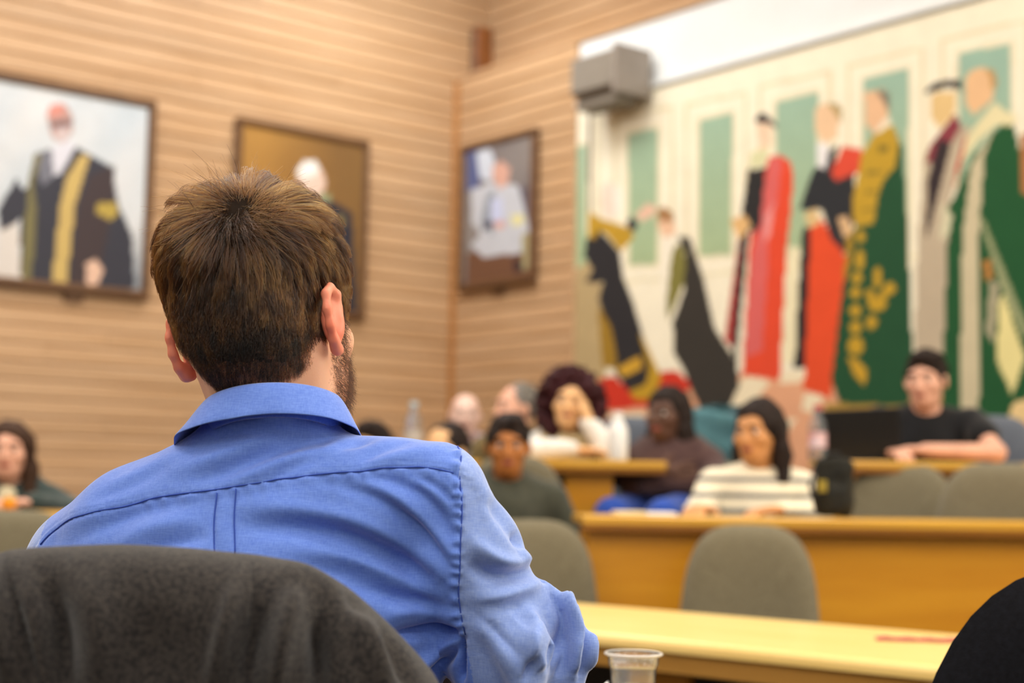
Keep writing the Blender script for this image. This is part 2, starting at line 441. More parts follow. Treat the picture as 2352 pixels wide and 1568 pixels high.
# ------------------------------------------------------------------ the mural
def mural_painter(V, u, v):
    P = project(V)
    C = np.tile(np.array(lin((234, 226, 202))), (len(P), 1))
    cr = (216, 205, 172)
    # painted wall panels and their windows
    for q, frame in (([(1439, 305), (1514, 290), (1512, 610), (1442, 613)], [(1412, 700), (1413, 272), (1544, 246), (1544, 660)]),
                     ([(1602, 272), (1687, 255), (1681, 588), (1602, 592)], [(1578, 660), (1576, 240), (1712, 214), (1712, 640)]),
                     ([(1779, 232), (1882, 205), (1880, 570), (1779, 600)], [(1748, 620), (1746, 200), (1906, 164), (1906, 620)]),
                     ([(1980, 179), (2090, 153), (2088, 640), (1980, 660)], [(1952, 640), (1950, 150), (2120, 112), (2120, 760)]),
                     ([(2199, 119), (2325, 96), (2325, 640), (2199, 640)], [(2168, 640), (2166, 92), (2362, 46), (2362, 640)]),
                     ([(1300, 335), (1350, 330), (1350, 610), (1300, 620)], [(1372, 262), (1372, 660)])):
        paint_line(C, P, frame, 9, cr)
        g = np.array(lin((146, 176, 158))); g2 = np.array(lin((160, 178, 138)))
        k = in_poly(P, q); t = np.clip((P[k, 1] - 150) / 450, 0, 1)[:, None]
        C[k] = g * (1 - t) + g2 * t
        paint_line(C, P, q + q[:1], 7, (226, 214, 182))
    paint_line(C, P, [(1300, 660), (2400, 560)], 8, (222, 212, 180))
    paint_line(C, P, [(1356, 260), (1354, 520)], 8, (120, 106, 92))
    paint(C, P, [(1290, 640), (1366, 590), (1392, 680), (1392, 900), (1290, 900)], (176, 154, 112))
    # floor: tiles and carpet
    paint(C, P, [(1290, 930), (1700, 860), (2500, 900), (2500, 1200), (1290, 1200)], (216, 160, 124))
    for q in ([(1690, 880), (1740, 850), (1768, 880), (1720, 940), (1660, 960)], [(1850, 900), (1890, 905), (1880, 950), (1840, 940)],
              [(1800, 850), (1850, 855), (1840, 880), (1790, 880)], [(1590, 960), (1660, 960), (1640, 1010), (1590, 1000)],
              [(1400, 950), (1480, 945), (1480, 1000), (1400, 1000)], [(1780, 960), (1830, 960), (1800, 1010), (1760, 1000)],
              [(1470, 1000), (1560, 990), (1560, 1060), (1470, 1060)]):
        paint(C, P, q, (230, 216, 184))
    paint(C, P, [(1895, 925), (2500, 900), (2500, 960), (1895, 945)], (160, 128, 58))
    k1 = (1320, 420, 2.8)
    f = lambda poly, c, k=k1: paint(C, P, crop(poly, *k), c)
    f([(150, 1260), (260, 1240), (350, 1340), (390, 1390), (500, 1390), (540, 1220), (650, 1200), (760, 1300), (700, 1360), (600, 1420), (480, 1440), (200, 1460)], (196, 54, 36))
    # black and gold gown, reaching out
    f([(165, 30), (215, -10), (265, 10), (285, 130), (250, 240), (180, 210)], (226, 206, 188))
    f([(255, 0), (300, 60), (300, 170), (260, 250)], (232, 226, 212))
    f([(75, 360), (160, 300), (290, 440), (310, 600), (380, 780), (430, 950), (500, 1180), (480, 1300), (350, 1340), (260, 1230), (200, 900),
       (155, 750), (180, 640), (60, 640), (120, 560), (60, 470)], (44, 42, 44))
    f([(330, 250), (370, 220), (410, 260), (390, 310), (350, 300)], (44, 42, 50))
    f([(90, 180), (170, 230), (330, 280), (385, 340), (300, 440), (200, 330), (150, 300), (130, 360), (85, 350)], (180, 142, 44))
    f([(410, 950), (470, 1060), (560, 1250), (500, 1390), (390, 1390), (350, 1340), (460, 1290), (480, 1180)], (180, 142, 40))
    f([(150, 780), (235, 930), (265, 1100), (270, 1200), (180, 1180), (160, 950)], (150, 116, 40))
    f([(270, 1190), (420, 1110), (440, 1190), (310, 1250)], (196, 152, 50))
    f([(390, 200), (470, 130), (520, 150), (520, 200), (430, 250)], (218, 180, 156))
    # kneeling figure
    f([(560, 340), (640, 330), (640, 420), (600, 800), (560, 800)], (232, 224, 204))
    f([(520, 240), (640, 230), (650, 330), (570, 350)], (222, 182, 150))
    f([(530, 170), (580, 155), (630, 190), (640, 250), (540, 245)], (158, 116, 76))
    f([(660, 340), (740, 350), (830, 620), (900, 930), (1040, 1150), (1060, 1300), (980, 1470), (820, 1480), (760, 1350), (700, 1200), (640, 1100),
       (630, 900), (700, 700), (710, 450)], (54, 50, 45))
    f([(650, 390), (700, 420), (715, 520), (700, 650), (600, 890), (588, 790), (620, 480)], (122, 116, 58))
    # first red gown
    k2 = (1640, 220, 2.306)
    f([(180, 400), (165, 520), (130, 760), (55, 1290), (105, 1340), (120, 1000), (175, 700)], (172, 62, 56), k2)
    f([(290, 320), (350, 310), (405, 350), (418, 420), (410, 600), (385, 800), (350, 1500), (300, 1500), (150, 1480), (190, 730), (245, 690), (270, 400)], (214, 72, 44), k2)
    f([(295, 325), (360, 330), (335, 560), (285, 750), (285, 900), (255, 1350), (160, 1390), (190, 900), (240, 640)], (206, 96, 92), k2)
    f([(320, 560), (300, 740), (265, 780), (270, 640)], (222, 142, 138), k2)
    f([(180, 390), (275, 380), (245, 690), (225, 720), (185, 720), (110, 1480), (95, 1300), (150, 600)], (42, 40, 40), k2)
    f([(225, 130), (300, 150), (308, 250), (280, 300), (235, 280)], (226, 196, 166), k2)
    f([(195, 300), (295, 270), (275, 370), (185, 385)], (206, 204, 160), k2)
    f([(215, 130), (225, 105), (262, 88), (325, 140), (332, 185), (300, 150), (215, 140)], (46, 42, 48), k2)
    f([(85, 660), (165, 628), (197, 690), (130, 765)], (214, 172, 116), k2)
    # second red gown
    f([(540, 60), (620, 30), (670, 100), (650, 230), (580, 250), (535, 180)], (224, 188, 150), k2)
    f([(600, 40), (650, 38), (682, 80), (670, 140), (640, 90)], (170, 146, 98), k2)
    f([(510, 700), (570, 650), (700, 850), (695, 1000), (620, 1600), (475, 1560)], (216, 76, 40), k2)
    f([(600, 300), (660, 250), (625, 420), (745, 400), (750, 640), (690, 835), (620, 760), (570, 600), (450, 605), (520, 400)], (42, 43, 46), k2)
    f([(680, 265), (780, 280), (775, 400), (650, 450), (618, 410)], (208, 74, 52), k2)
    f([(545, 250), (612, 258), (590, 390), (545, 370)], (226, 222, 220), k2)
    f([(478, 620), (540, 598), (562, 680), (500, 700)], (208, 176, 124), k2)
    f([(655, 650), (700, 628), (742, 720), (690, 755)], (210, 172, 128), k2)
    f([(470, 690), (512, 700), (480, 1440), (418, 1440)], (34, 32, 34), k2)
    f([(390, 800), (455, 800), (430, 1400), (360, 1440)], (226, 216, 180), k2)
    # dark green gown with gold lace
    k3 = (1880, 180, 2.01)
    f([(210, 70), (300, 48), (322, 170), (265, 262), (215, 210)], (218, 176, 138), k3)
    f([(265, 48), (330, 66), (326, 160), (300, 110)], (118, 112, 96), k3)
    f([(262, 240), (330, 165), (335, 215), (280, 255)], (228, 216, 190), k3)
    f([(340, 210), (390, 320), (412, 700), (442, 1440), (410, 1510), (100, 1500), (58, 1400), (130, 820), (170, 690), (200, 350), (260, 262)], (32, 74, 46), k3)
    f([(340, 210), (372, 290), (355, 410), (300, 470), (270, 560), (255, 670), (165, 685), (158, 560), (200, 350), (250, 270)], (182, 146, 44), k3)
    for (a, b, c, d) in ((280, 310, 320, 340), (215, 430, 300, 445), (215, 520, 290, 532), (205, 600, 270, 612)):
        f([(a, b), (c, b - 6), (c, d - 6), (a, d)], (120, 104, 40), k3)
    f([(130, 740), (165, 690), (150, 860), (115, 960)], (160, 126, 40), k3)
    for (cx, cy, rx, ry) in ((195, 730, 20, 28), (192, 838, 22, 50), (178, 920, 24, 26), (172, 990, 26, 28), (170, 1070, 28, 30), (172, 1150, 28, 32),
                             (172, 1235, 38, 44), (272, 920, 22, 50), (330, 970, 28, 30), (270, 1040, 46, 36), (245, 1125, 26, 34), (236, 1000, 20, 30), (300, 1000, 22, 20)):
        f([(cx + rx * math.cos(t), cy + ry * math.sin(t)) for t in np.linspace(0, 2 * math.pi, 12)], (184, 146, 42), k3)
    f([(132, 1280), (180, 1300), (225, 1350), (215, 1420), (170, 1380)], (190, 148, 44), k3)
    # grey gown with black cap
    k4 = (2080, 120, 1.912)
    f([(200, 350), (245, 320), (285, 330), (200, 640), (185, 900), (165, 1400), (35, 1400), (55, 800), (78, 500), (90, 440)], (182, 166, 142), k4)
    f([(115, 180), (222, 170), (212, 280), (150, 335), (112, 290)], (216, 184, 128), k4)
    f([(220, 270), (245, 330), (155, 460), (85, 490), (110, 405)], (132, 58, 66), k4)
    f([(145, 380), (200, 400), (125, 700), (88, 840), (98, 560)], (50, 40, 42), k4)
    f([(270, 340), (250, 480), (214, 600), (225, 500)], (196, 66, 46), k4)
    f([(82, 172), (130, 132), (240, 116), (252, 170), (180, 152), (100, 184)], (44, 40, 44), k4)
    # last green gown
    f([(430, 305), (475, 320), (508, 450), (560, 700), (600, 1620), (155, 1620), (190, 680), (300, 450)], (30, 80, 44), k4)
    f([(268, 95), (330, 62), (388, 100), (390, 200), (300, 275), (262, 230)], (222, 180, 136), k4)
    f([(345, 66), (388, 84), (402, 130), (386, 180), (372, 110)], (176, 136, 80), k4)
    f([(390, 215), (490, 290), (475, 320), (400, 320), (320, 390), (245, 490), (272, 365)], (220, 210, 166), k4)
    f([(392, 330), (345, 450), (322, 800), (322, 1620), (238, 1620), (250, 800), (288, 500)], (196, 184, 152), k4)
    f([(320, 715), (345, 740), (540, 1220), (520, 1260), (420, 1030)], (146, 152, 112), k4)
    f([(430, 1060), (525, 1340), (470, 1505), (398, 1350), (412, 1100)], (222, 210, 146), k4)
    f([(370, 1000), (412, 1020), (385, 1280), (352, 1230)], (164, 156, 128), k4)
    f([(165, 660), (205, 720), (190, 800), (150, 830)], (206, 200, 168), k4)
    f([(340, 920), (372, 910), (385, 990), (350, 1000)], (176, 120, 60), k4)
    f([(505, 360), (600, 360), (600, 640), (512, 620)], (170, 110, 66), k4)
    f([(470, 1540), (600, 1500), (600, 1620), (450, 1620)], (226, 196, 140), k4)
    return C

b0 = bP + 0.032; b1 = bP + 5.4
_, zm1 = hit_right(1780, 131); _, zmx = hit_right(1780, 1190)
zm0 = 0.75
mural = canvas_object('mural', room(0.022, b0, zm0), D2, ZUP, b1 - b0, zm1 - zm0, 430, 250, mural_painter, M['muralpaint'], None, 0.02)
tag(mural, 'wide painted mural of robed figures before green windows on the right wall', 'mural')
# ledge over the mural
tr = MB().box(0, b1 - b0, -0.05, 0, 0, 0.03, 0.006).build('trim_3', M['plaster'], None, room(0, b0, zm1 + 0.006), ANG2); tr['kind'] = 'structure'

# grey roller-screen casing on the wall above the mural
gb0, gz0 = hit_right(1392, 258); gb1, gz1 = hit_right(1530, 100)
root = empty('projection_screen_casing', room(0.046, gb0, 0), ANG2)
tag(root, 'long grey metal screen casing fixed to the white wall above the mural', 'screen casing')
zl = hit_right(1500, 238)[1]; zh = hit_right(1500, 96)[1]
Lb = gb1 - gb0
MB().box(0.02, Lb - 0.12, -0.30, -0.005, zl + 0.06, zh - 0.10, 0.02).build('housing', M['greybox'], root)
MB().box(0.02, Lb - 0.16, -0.24, -0.06, zl - 0.02, zl + 0.06, 0.008).build('lower_channel', M['greybox'], root)
MB().prism([(-0.0, zl + 0.02), (0.0, zh - 0.08), (0.035, zh - 0.08), (0.035, zl + 0.02)], -0.31, -0.002).build('end_bracket', M['greymetal'], root, (Lb - 0.12, 0, 0))

# ------------------------------------------------------------------ framed portraits
def portrait(name, label, O, U, w, h, fw, painter, plaque_u, nu=70, nv=90):
    root = empty(name, O, 0.0); tag(root, label, 'portrait', 'framed portraits on the boarded walls')
    nrm = np.cross(U, ZUP)
    rz = math.atan2(U[1], U[0])
    for (x0, x1, z0, z1) in ((0, w, 0, fw), (0, w, h - fw, h), (0, fw, fw, h - fw), (w - fw, w, fw, h - fw)):
        MB().box(x0, x1, -0.085, -0.026, z0, z1, 0.010).build('frame_rail', M['frame'], root, (0, 0, 0), rz)
    canvas_object('canvas', O + U * (fw - 0.01) + ZUP * (fw - 0.01) + nrm * 0.062, U, ZUP, w - 2 * fw + 0.02, h - 2 * fw + 0.02, nu, nv, painter, M['paint'], root, 0.02)
    MB().box(plaque_u - 0.06, plaque_u + 0.06, -0.06, -0.03, -0.05, -0.004, 0.004).build('plaque', M['frame'], root, (0, 0, 0), rz)
    return root

def blotch(P, s, a, b):
    n = np.sin(P[:, 0] / s) * np.cos(P[:, 1] / (s * 1.3)) + 0.5 * np.sin(P[:, 0] / (s * .4) + P[:, 1] / (s * .55))
    t = np.clip(0.5 + 0.35 * n, 0, 1)[:, None]
    return np.array(lin(a)) * (1 - t) + np.array(lin(b)) * t

def p1_paint(V, u, v):
    P = project(V); C = blotch(P, 60, (206, 206, 206), (186, 194, 200))
    k = (0, 160, 2.9); f = lambda poly, c: paint(C, P, crop(poly, *k), c)
    # dark lower right background, fading
    t = np.clip((P[:, 0] - (470 - 0.45 * (P[:, 1] - 160)) ) / 120, 0, 1) * np.clip((P[:, 1] - 300) / 90, 0, 1)
    C = C * (1 - t[:, None]) + np.array(lin((52, 56, 70))) * t[:, None]
    f([(0, 940), (120, 960), (140, 1420), (-40, 1420)], (206, 198, 190))
    f([(230, 560), (330, 530), (520, 520), (620, 580), (740, 640), (790, 900), (880, 1100), (900, 1460), (140, 1460), (130, 1000), (10, 1080), (-20, 940), (110, 720), (150, 800), (180, 780)], (48, 48, 58))
    f([(600, 700), (760, 640), (760, 900), (640, 1460), (460, 1460), (520, 900)], (58, 46, 48))
    f([(310, 300), (350, 230), (430, 225), (480, 300), (480, 420), (420, 490), (350, 460)], (176, 138, 128))
    f([(320, 240), (430, 225), (430, 300), (330, 320)], (202, 132, 118))
    f([(370, 400), (470, 380), (440, 480), (380, 480)], (196, 178, 176))
    f([(330, 350), (480, 330), (480, 370), (340, 390)], (120, 96, 96))
    f([(340, 520), (480, 470), (500, 520), (400, 700), (360, 700)], (206, 204, 212))
    f([(250, 560), (340, 530), (360, 700), (290, 780), (260, 700)], (110, 110, 120))
    f([(540, 560), (600, 570), (500, 900), (440, 1460), (340, 1460), (400, 900), (440, 720)], (190, 162, 96))
    f([(230, 560), (280, 560), (220, 760), (240, 900), (210, 1460), (140, 1460), (180, 800)], (112, 104, 66))
    f([(640, 890), (770, 880), (790, 960), (740, 1010), (640, 950)], (170, 146, 66))
    f([(570, 1290), (640, 1260), (690, 1330), (650, 1430), (580, 1440)], (214, 176, 152))
    return C

def p2_paint(V, u, v):
    P = project(V); C = blotch(P, 120, (172, 128, 62), (150, 106, 48))
    t = (np.clip((P[:, 0] - 600) / 180, 0, 1) * 0.7)[:, None]
    C = C * (1 - t) + np.array(lin((92, 66, 42))) * t
    k = (500, 240, 3.408); f = lambda poly, c: paint(C, P, crop(poly, *k), c)
    f([(560, 800), (700, 740), (900, 760), (1050, 850), (1100, 1700), (300, 1700), (360, 1000)], (40, 40, 50))
    f([(620, 500), (680, 440), (770, 440), (830, 540), (850, 640), (780, 740), (680, 700), (630, 620)], (214, 184, 166))
    f([(610, 520), (680, 435), (770, 440), (800, 520), (740, 560), (660, 580)], (226, 222, 216))
    f([(790, 700), (880, 700), (880, 760), (800, 770)], (140, 146, 110))
    f([(930, 860), (990, 880), (990, 960), (940, 960)], (140, 120, 70))
    return C

def p3_paint(V, u, v):
    P = project(V); C = blotch(P, 60, (136, 128, 122), (112, 104, 104))
    k = (1040, 280, 3.733); f = lambda poly, c: paint(C, P, crop(poly, *k), c)
    f([(120, 1120), (760, 1040), (760, 1420), (120, 1460)], (108, 74, 54))
    f([(120, 220), (230, 220), (230, 560), (120, 600)], (84, 92, 132))
    f([(200, 260), (320, 230), (360, 330), (330, 520), (230, 480)], (196, 202, 212))
    f([(560, 540), (740, 600), (720, 1060), (620, 900)], (92, 84, 92))
    f([(160, 580), (330, 520), (560, 540), (620, 760), (660, 940), (720, 1000), (600, 1120), (260, 1160), (150, 1060), (240, 960), (160, 860)], (188, 190, 196))
    f([(290, 620), (360, 580), (340, 1000), (290, 900), (240, 860)], (140, 146, 156))
    f([(330, 660), (430, 640), (430, 850), (320, 860)], (190, 196, 222))
    f([(340, 380), (420, 330), (490, 400), (470, 540), (400, 570), (340, 480)], (204, 158, 140))
    f([(250, 860), (350, 850), (330, 920), (260, 930)], (70, 72, 86))
    f([(350, 860), (440, 840), (450, 900), (370, 920)], (206, 160, 150))
    f([(490, 800), (600, 790), (620, 860), (520, 900)], (216, 208, 150))
    f([(590, 960), (700, 930), (690, 1240), (600, 1270)], (160, 150, 112))
    f([(510, 1180), (580, 1180), (600, 1290), (530, 1290)], (56, 40, 44))
    return C

def left_pic(px0, px1, py_top, py_bot, xr):
    a0, _ = hit_left(px0, 700); a1, _ = hit_left(px1, 700)
    _, zt = hit_left(xr, py_top); _, zb = hit_left(xr, py_bot)
    return a0, a1, zb, zt
a0, a1, zb, zt = left_pic(-140, 331, 231, 690, 325)
portrait('portrait_painting', 'large framed portrait of a standing man in a black and gold gown on pale ground', room(a0, 0, zb), D1, a0 - a1, zt - zb, 0.055, p1_paint, (a0 - a1) * 0.62, 100, 90)
a0, a1, zb, zt = left_pic(518, 827, 325, 735, 822)
portrait('portrait_painting', 'framed portrait of a white-haired sitter on golden brown ground behind the man', room(a0, 0, zb), D1, a0 - a1, zt - zb, 0.045, p2_paint, (a0 - a1) * 0.5)
c0, _ = hit_right(1073, 500); c1, _ = hit_right(1246, 500)
_, zt = hit_right(1074, 340); _, zb = hit_right(1074, 672)
portrait('portrait_painting', 'small framed portrait of a seated man in pale clothes beside the mural', room(0, c0, zb), D2, c1 - c0, zt - zb, 0.05, p3_paint, (c1 - c0) * 0.5)
# ------------------------------------------------------------------ stepped seating floor
TIER1, TIER2 = 0.22, 0.45
slab('floor_tier_low', [(-4.6, 4.80), (0.2, 4.74), (3.4, 4.78), (3.4, 5.86), (0.0, 5.98), (-4.6, 6.3)], 0.001, TIER1, M['carpet'])
slab('floor_tier_high', [(-4.6, 6.3), (0.0, 5.98), (3.3, 5.86), (2.6, 7.0), (0.4, 8.95), (-4.0, 8.9)], 0.001, TIER2, M['carpet'])

# ------------------------------------------------------------------ upholstered chair
def pad_mesh(w_top, w_bot, h, t, curve=0.03, n=40, rings=9, ex=0.62):
    """rounded padded backrest: outline superellipse, narrower at the top, thickness t, gently wrapped"""
    V = []; F = []
    ang = [2 * math.pi * i / n for i in range(n)]
    def outline(a):
        c, s_ = math.cos(a), math.sin(a)
        x = math.copysign(abs(c) ** ex, c); z = math.copysign(abs(s_) ** ex, s_)
        w = (w_bot + (w_top - w_bot) * (z * 0.5 + 0.5)) * 0.5
        return x * w, z * h * 0.5
    for side in (-1, 1):
        for r in range(rings + 1):
            f = (r / rings) ** 0.7
            for a in ang:
                x, z = outline(a); x *= f; z *= f
                th = t * 0.5 * (1 - f ** 5) ** 0.6
                V.append((x, side * th - curve * (x / (w_bot * 0.5)) ** 2 * 1.0, z + h * 0.5))
    m = rings + 1
    for side in (0, 1):
        o = side * m * n
        for r in range(rings):
            for i in range(n):
                j = (i + 1) % n; q = [o + r * n + i, o + r * n + j, o + (r + 1) * n + j, o + (r + 1) * n + i]
                F.append(q if side == 0 else q[::-1])
    return mesh_np('pad', V, F)

_back = pad_mesh(0.36, 0.46, 0.52, 0.085)
_seat = pad_mesh(0.46, 0.46, 0.46, 0.09, 0.0)
def make_chair(label, fab, group):
    """faces local -y"""
    root = empty('conference_chair', (0, 0, 0)); tag(root, label, 'chair', group)
    b = link('backrest', _back.copy(), fab, root, (0, 0.2, 0.445), smooth=True); b.rotation_euler = (math.radians(-9), 0, 0)
    s = link('seat', _seat.copy(), fab, root, (0, 0.22, 0.45), smooth=True); s.rotation_euler = (math.radians(90), 0, 0)
    MB().box(-0.04, 0.04, 0.20, 0.225, 0.40, 0.62, 0.008).build('back_support', M['black'], root)
    MB().lathe([(0.03, 0.1), (0.03, 0.24), (0.022, 0.25), (0.022, 0.41), (0.09, 0.415), (0.09, 0.425)], 14).build('column', M['black'], root, smooth=False)
    for k in range(5):
        a = 2 * math.pi * k / 5 + 0.3
        c, s_ = math.cos(a), math.sin(a)
        MB().tube([(0.02 * c, 0.02 * s_, 0.12), (0.16 * c, 0.16 * s_, 0.095), (0.29 * c, 0.29 * s_, 0.07)], [0.026, 0.02, 0.015], 8).build('base_leg', M['black'], root)
        MB().lathe([(0.026, 0.001), (0.03, 0.012), (0.03, 0.05), (0.012, 0.062)], 10, (0.285 * c, 0.285 * s_)).build('castor', M['black'], root)
    return root

chair0 = make_chair('grey chair standing alone behind the front table, left of the dark cloth shape', M['chairfab'], 'grey upholstered chairs')
blue0 = make_chair('grey blue chair', M['chairblue'], 'grey upholstered chairs')
_first = {}
def place_chair(px, Y, floor_z, yaw, label, src=chair0, scale=1.0):
    o = src if src.name not in _first else copy_tree(src)
    _first[src.name] = 1
    p = at(px, 1100, Y); o.location = (p[0], p[1], floor_z); o.rotation_euler = (0, 0, yaw); o['label'] = label; o.scale = (scale, scale, 1.0)
    return o

place_chair(1712, 4.3, 0.0, math.radians(-12), 'empty grey chair in the middle, between the front table and the long desk')
place_chair(1248, 4.5, 0.0, math.radians(6), 'empty grey chair half hidden behind the blue shirt sleeve')
place_chair(20, 4.6, 0.0, math.radians(12), 'grey chair at the far left edge below the desk of the long-haired person')
place_chair(2042, 5.72, TIER1, math.radians(-22), 'empty grey chair behind the long desk, behind the small dark bag', scale=1.12)
place_chair(2268, 5.27, TIER1, math.radians(-26), 'empty grey chair behind the long desk at the right picture edge', scale=1.12)
place_chair(1222, 5.55, TIER1, math.radians(14), 'grey chair under the person in the dark green jacket')
place_chair(1735, 5.62, TIER1, math.radians(-8), 'grey chair under the person in the striped sweater')
place_chair(2290, 6.36, TIER2, math.radians(-14), 'grey chair behind the person in the black t-shirt', blue0)
place_chair(1470, 7.05, TIER2, math.radians(4), 'grey blue chair between the curly-haired person and the person in brown', blue0)
place_chair(1655, 6.55, TIER2, math.radians(-18), 'grey blue chair with a teal coat, behind the person in brown', blue0)

# ------------------------------------------------------------------ desks
def desk(label, p0, p1, top_z, floor_z, depth, panel=True, ends=(True, True), inset=0.05, mt=None, panel_span=None, lip=True):
    """desk whose front top edge runs p0 -> p1 (left to right seen from the camera); depth goes away from the camera"""
    p0 = np.array(p0[:2]); p1 = np.array(p1[:2]); L = float(np.linalg.norm(p1 - p0)); rz = math.atan2(*(p1 - p0)[::-1])
    root = empty('seminar_desk', (p0[0], p0[1], floor_z), rz); tag(root, label, 'desk')
    h = top_z - floor_z
    MB().box(0, L, 0, depth, h - 0.032, h, 0.006).build('worktop', mt or M['desktop'], root)
    if lip:
        MB().box(0, L, -0.004, 0.03, h - 0.052, h - 0.0325, 0.003).build('edge_strip', M['lip'], root)
    if panel:
        a, b = panel_span or (0.02, L - 0.02)
        MB().box(a, b, inset, inset + 0.025, 0.005, h - 0.053, 0.003).build('front_panel', M['desk'], root)
    for k, e in enumerate(ends):
        if e:
            x = 0.02 if k == 0 else L - 0.05
            MB().box(x, x + 0.03, inset + 0.026, depth - 0.05, 0.005, h - 0.033, 0.003).build('end_panel', M['desk'], root)
    return root

pA = at(1338, 1183, 4.80); pB = at(2600, 1194, 4.90)
desk('long wooden front desk with a deep plain front panel, on the right', pA, pB, 0.973, TIER1, 0.33)
pA = at(1150, 1062, 6.12); pB = at(1530, 1070, 6.02)
d2 = desk('narrow wooden desk where the curly-haired person leans, behind the long desk', pA, pB, 1.168, TIER2, 0.34, panel=True, ends=(False, False), panel_span=(0.26, 0.455))
pA = at(1880, 1050, 6.0); pB = at(2500, 1040, 5.92)
desk('wooden desk under the open laptop, at the right', pA, pB, 1.185, TIER2, 0.32)
pA = at(-260, 1178, 5.3); pB = at(320, 1182, 5.2)
desk('wooden desk at the left edge before the long-haired person', pA, pB, 0.94, TIER1, 0.42)
pA = at(780, 1065, 6.62); pB = at(1104, 1065, 6.6)
desk('back row desk behind the shoulder of the man in blue', pA, pB, 1.17, TIER2, 0.36)

# front table, turned parallel to the right wall
TH = 0.74
def on_table(px, py, zt):
    d = ray(px, py); t = (zt - CAM_H) / d[2]; return EYE + d * t
tA = on_table(1350, 1450, TH); tB = on_table(2154, 1529, TH); tA, tB = tA - (tB - tA) * 0.75, tB + (tB - tA) * 0.35
p0 = np.array([tA[0], tA[1]]); p1 = np.array([tB[0], tB[1]]); L = float(np.linalg.norm(p1 - p0)); rz = math.atan2(*(p1 - p0)[::-1])
ft = empty('conference_table', (p0[0], p0[1], 0.0), rz); tag(ft, 'pale beech table across the lower right with a bright rounded front edge', 'table')
TH = 0.74
def rounded_top(L, D, z0, z1, r=0.018, n=6):
    m = MB(); prof = []
    for k in range(n + 1):
        a = math.pi / 2 * k / n; prof.append((r - r * math.sin(a) , z1 - r + r * math.cos(a)))
    prof = [(D, z1)] + prof + [(0, z0), (D, z0)]
    V = [(x, y, z) for x in (0, L) for y, z in prof]; q = len(prof)
    F = [list(range(q))[::-1], [q + i for i in range(q)]] + [[i, (i + 1) % q, q + (i + 1) % q, q + i] for i in range(q)]
    return m.add(V, F)
rounded_top(L, 0.62, TH - 0.028, TH).build('tabletop', M['table'], ft)
MB().box(0.02, L - 0.02, 0.010, 0.032, TH - 0.075, TH - 0.0285, 0.003).build('apron', mat('table_apron', (172, 128, 62), 0.4, 0.3, c2=(160, 116, 52), scale=3, stretch=(0.8, 8, 8)), ft)
for x in (0.735, 1.75):
    MB().box(x - 0.085, x + 0.085, 0.12, 0.15, 0.0, TH - 0.0285, 0.004).build('panel_leg', M['desk'], ft)
MB().box(0.05, L - 0.05, 0.48, 0.50, 0.2, TH - 0.0285, 0.003).build('modesty_panel', M['black'], ft)

# table of the man in blue: only what stands on it comes into view
tA = at(640, 1500, 1.86); tB = at(2560, 1500, 1.46)
p0 = np.array([-1.2, 1.72]); p1 = np.array([1.25, 1.50]); L = 2.6; rz = math.atan2(*(p1 - p0)[::-1])
nt_ = empty('conference_table', (p0[0], p0[1], 0.0), rz); tag(nt_, 'near beech table before the man in blue, carrying the plastic cup', 'table')
MB().box(0, L, 0, 0.60, TH - 0.03, TH, 0.008).build('tabletop', M['table'], nt_)
for x in (0.1, L - 0.1):
    MB().box(x - 0.03, x + 0.03, 0.06, 0.54, 0.0, TH - 0.031, 0.004).build('panel_leg', M['desk'], nt_)
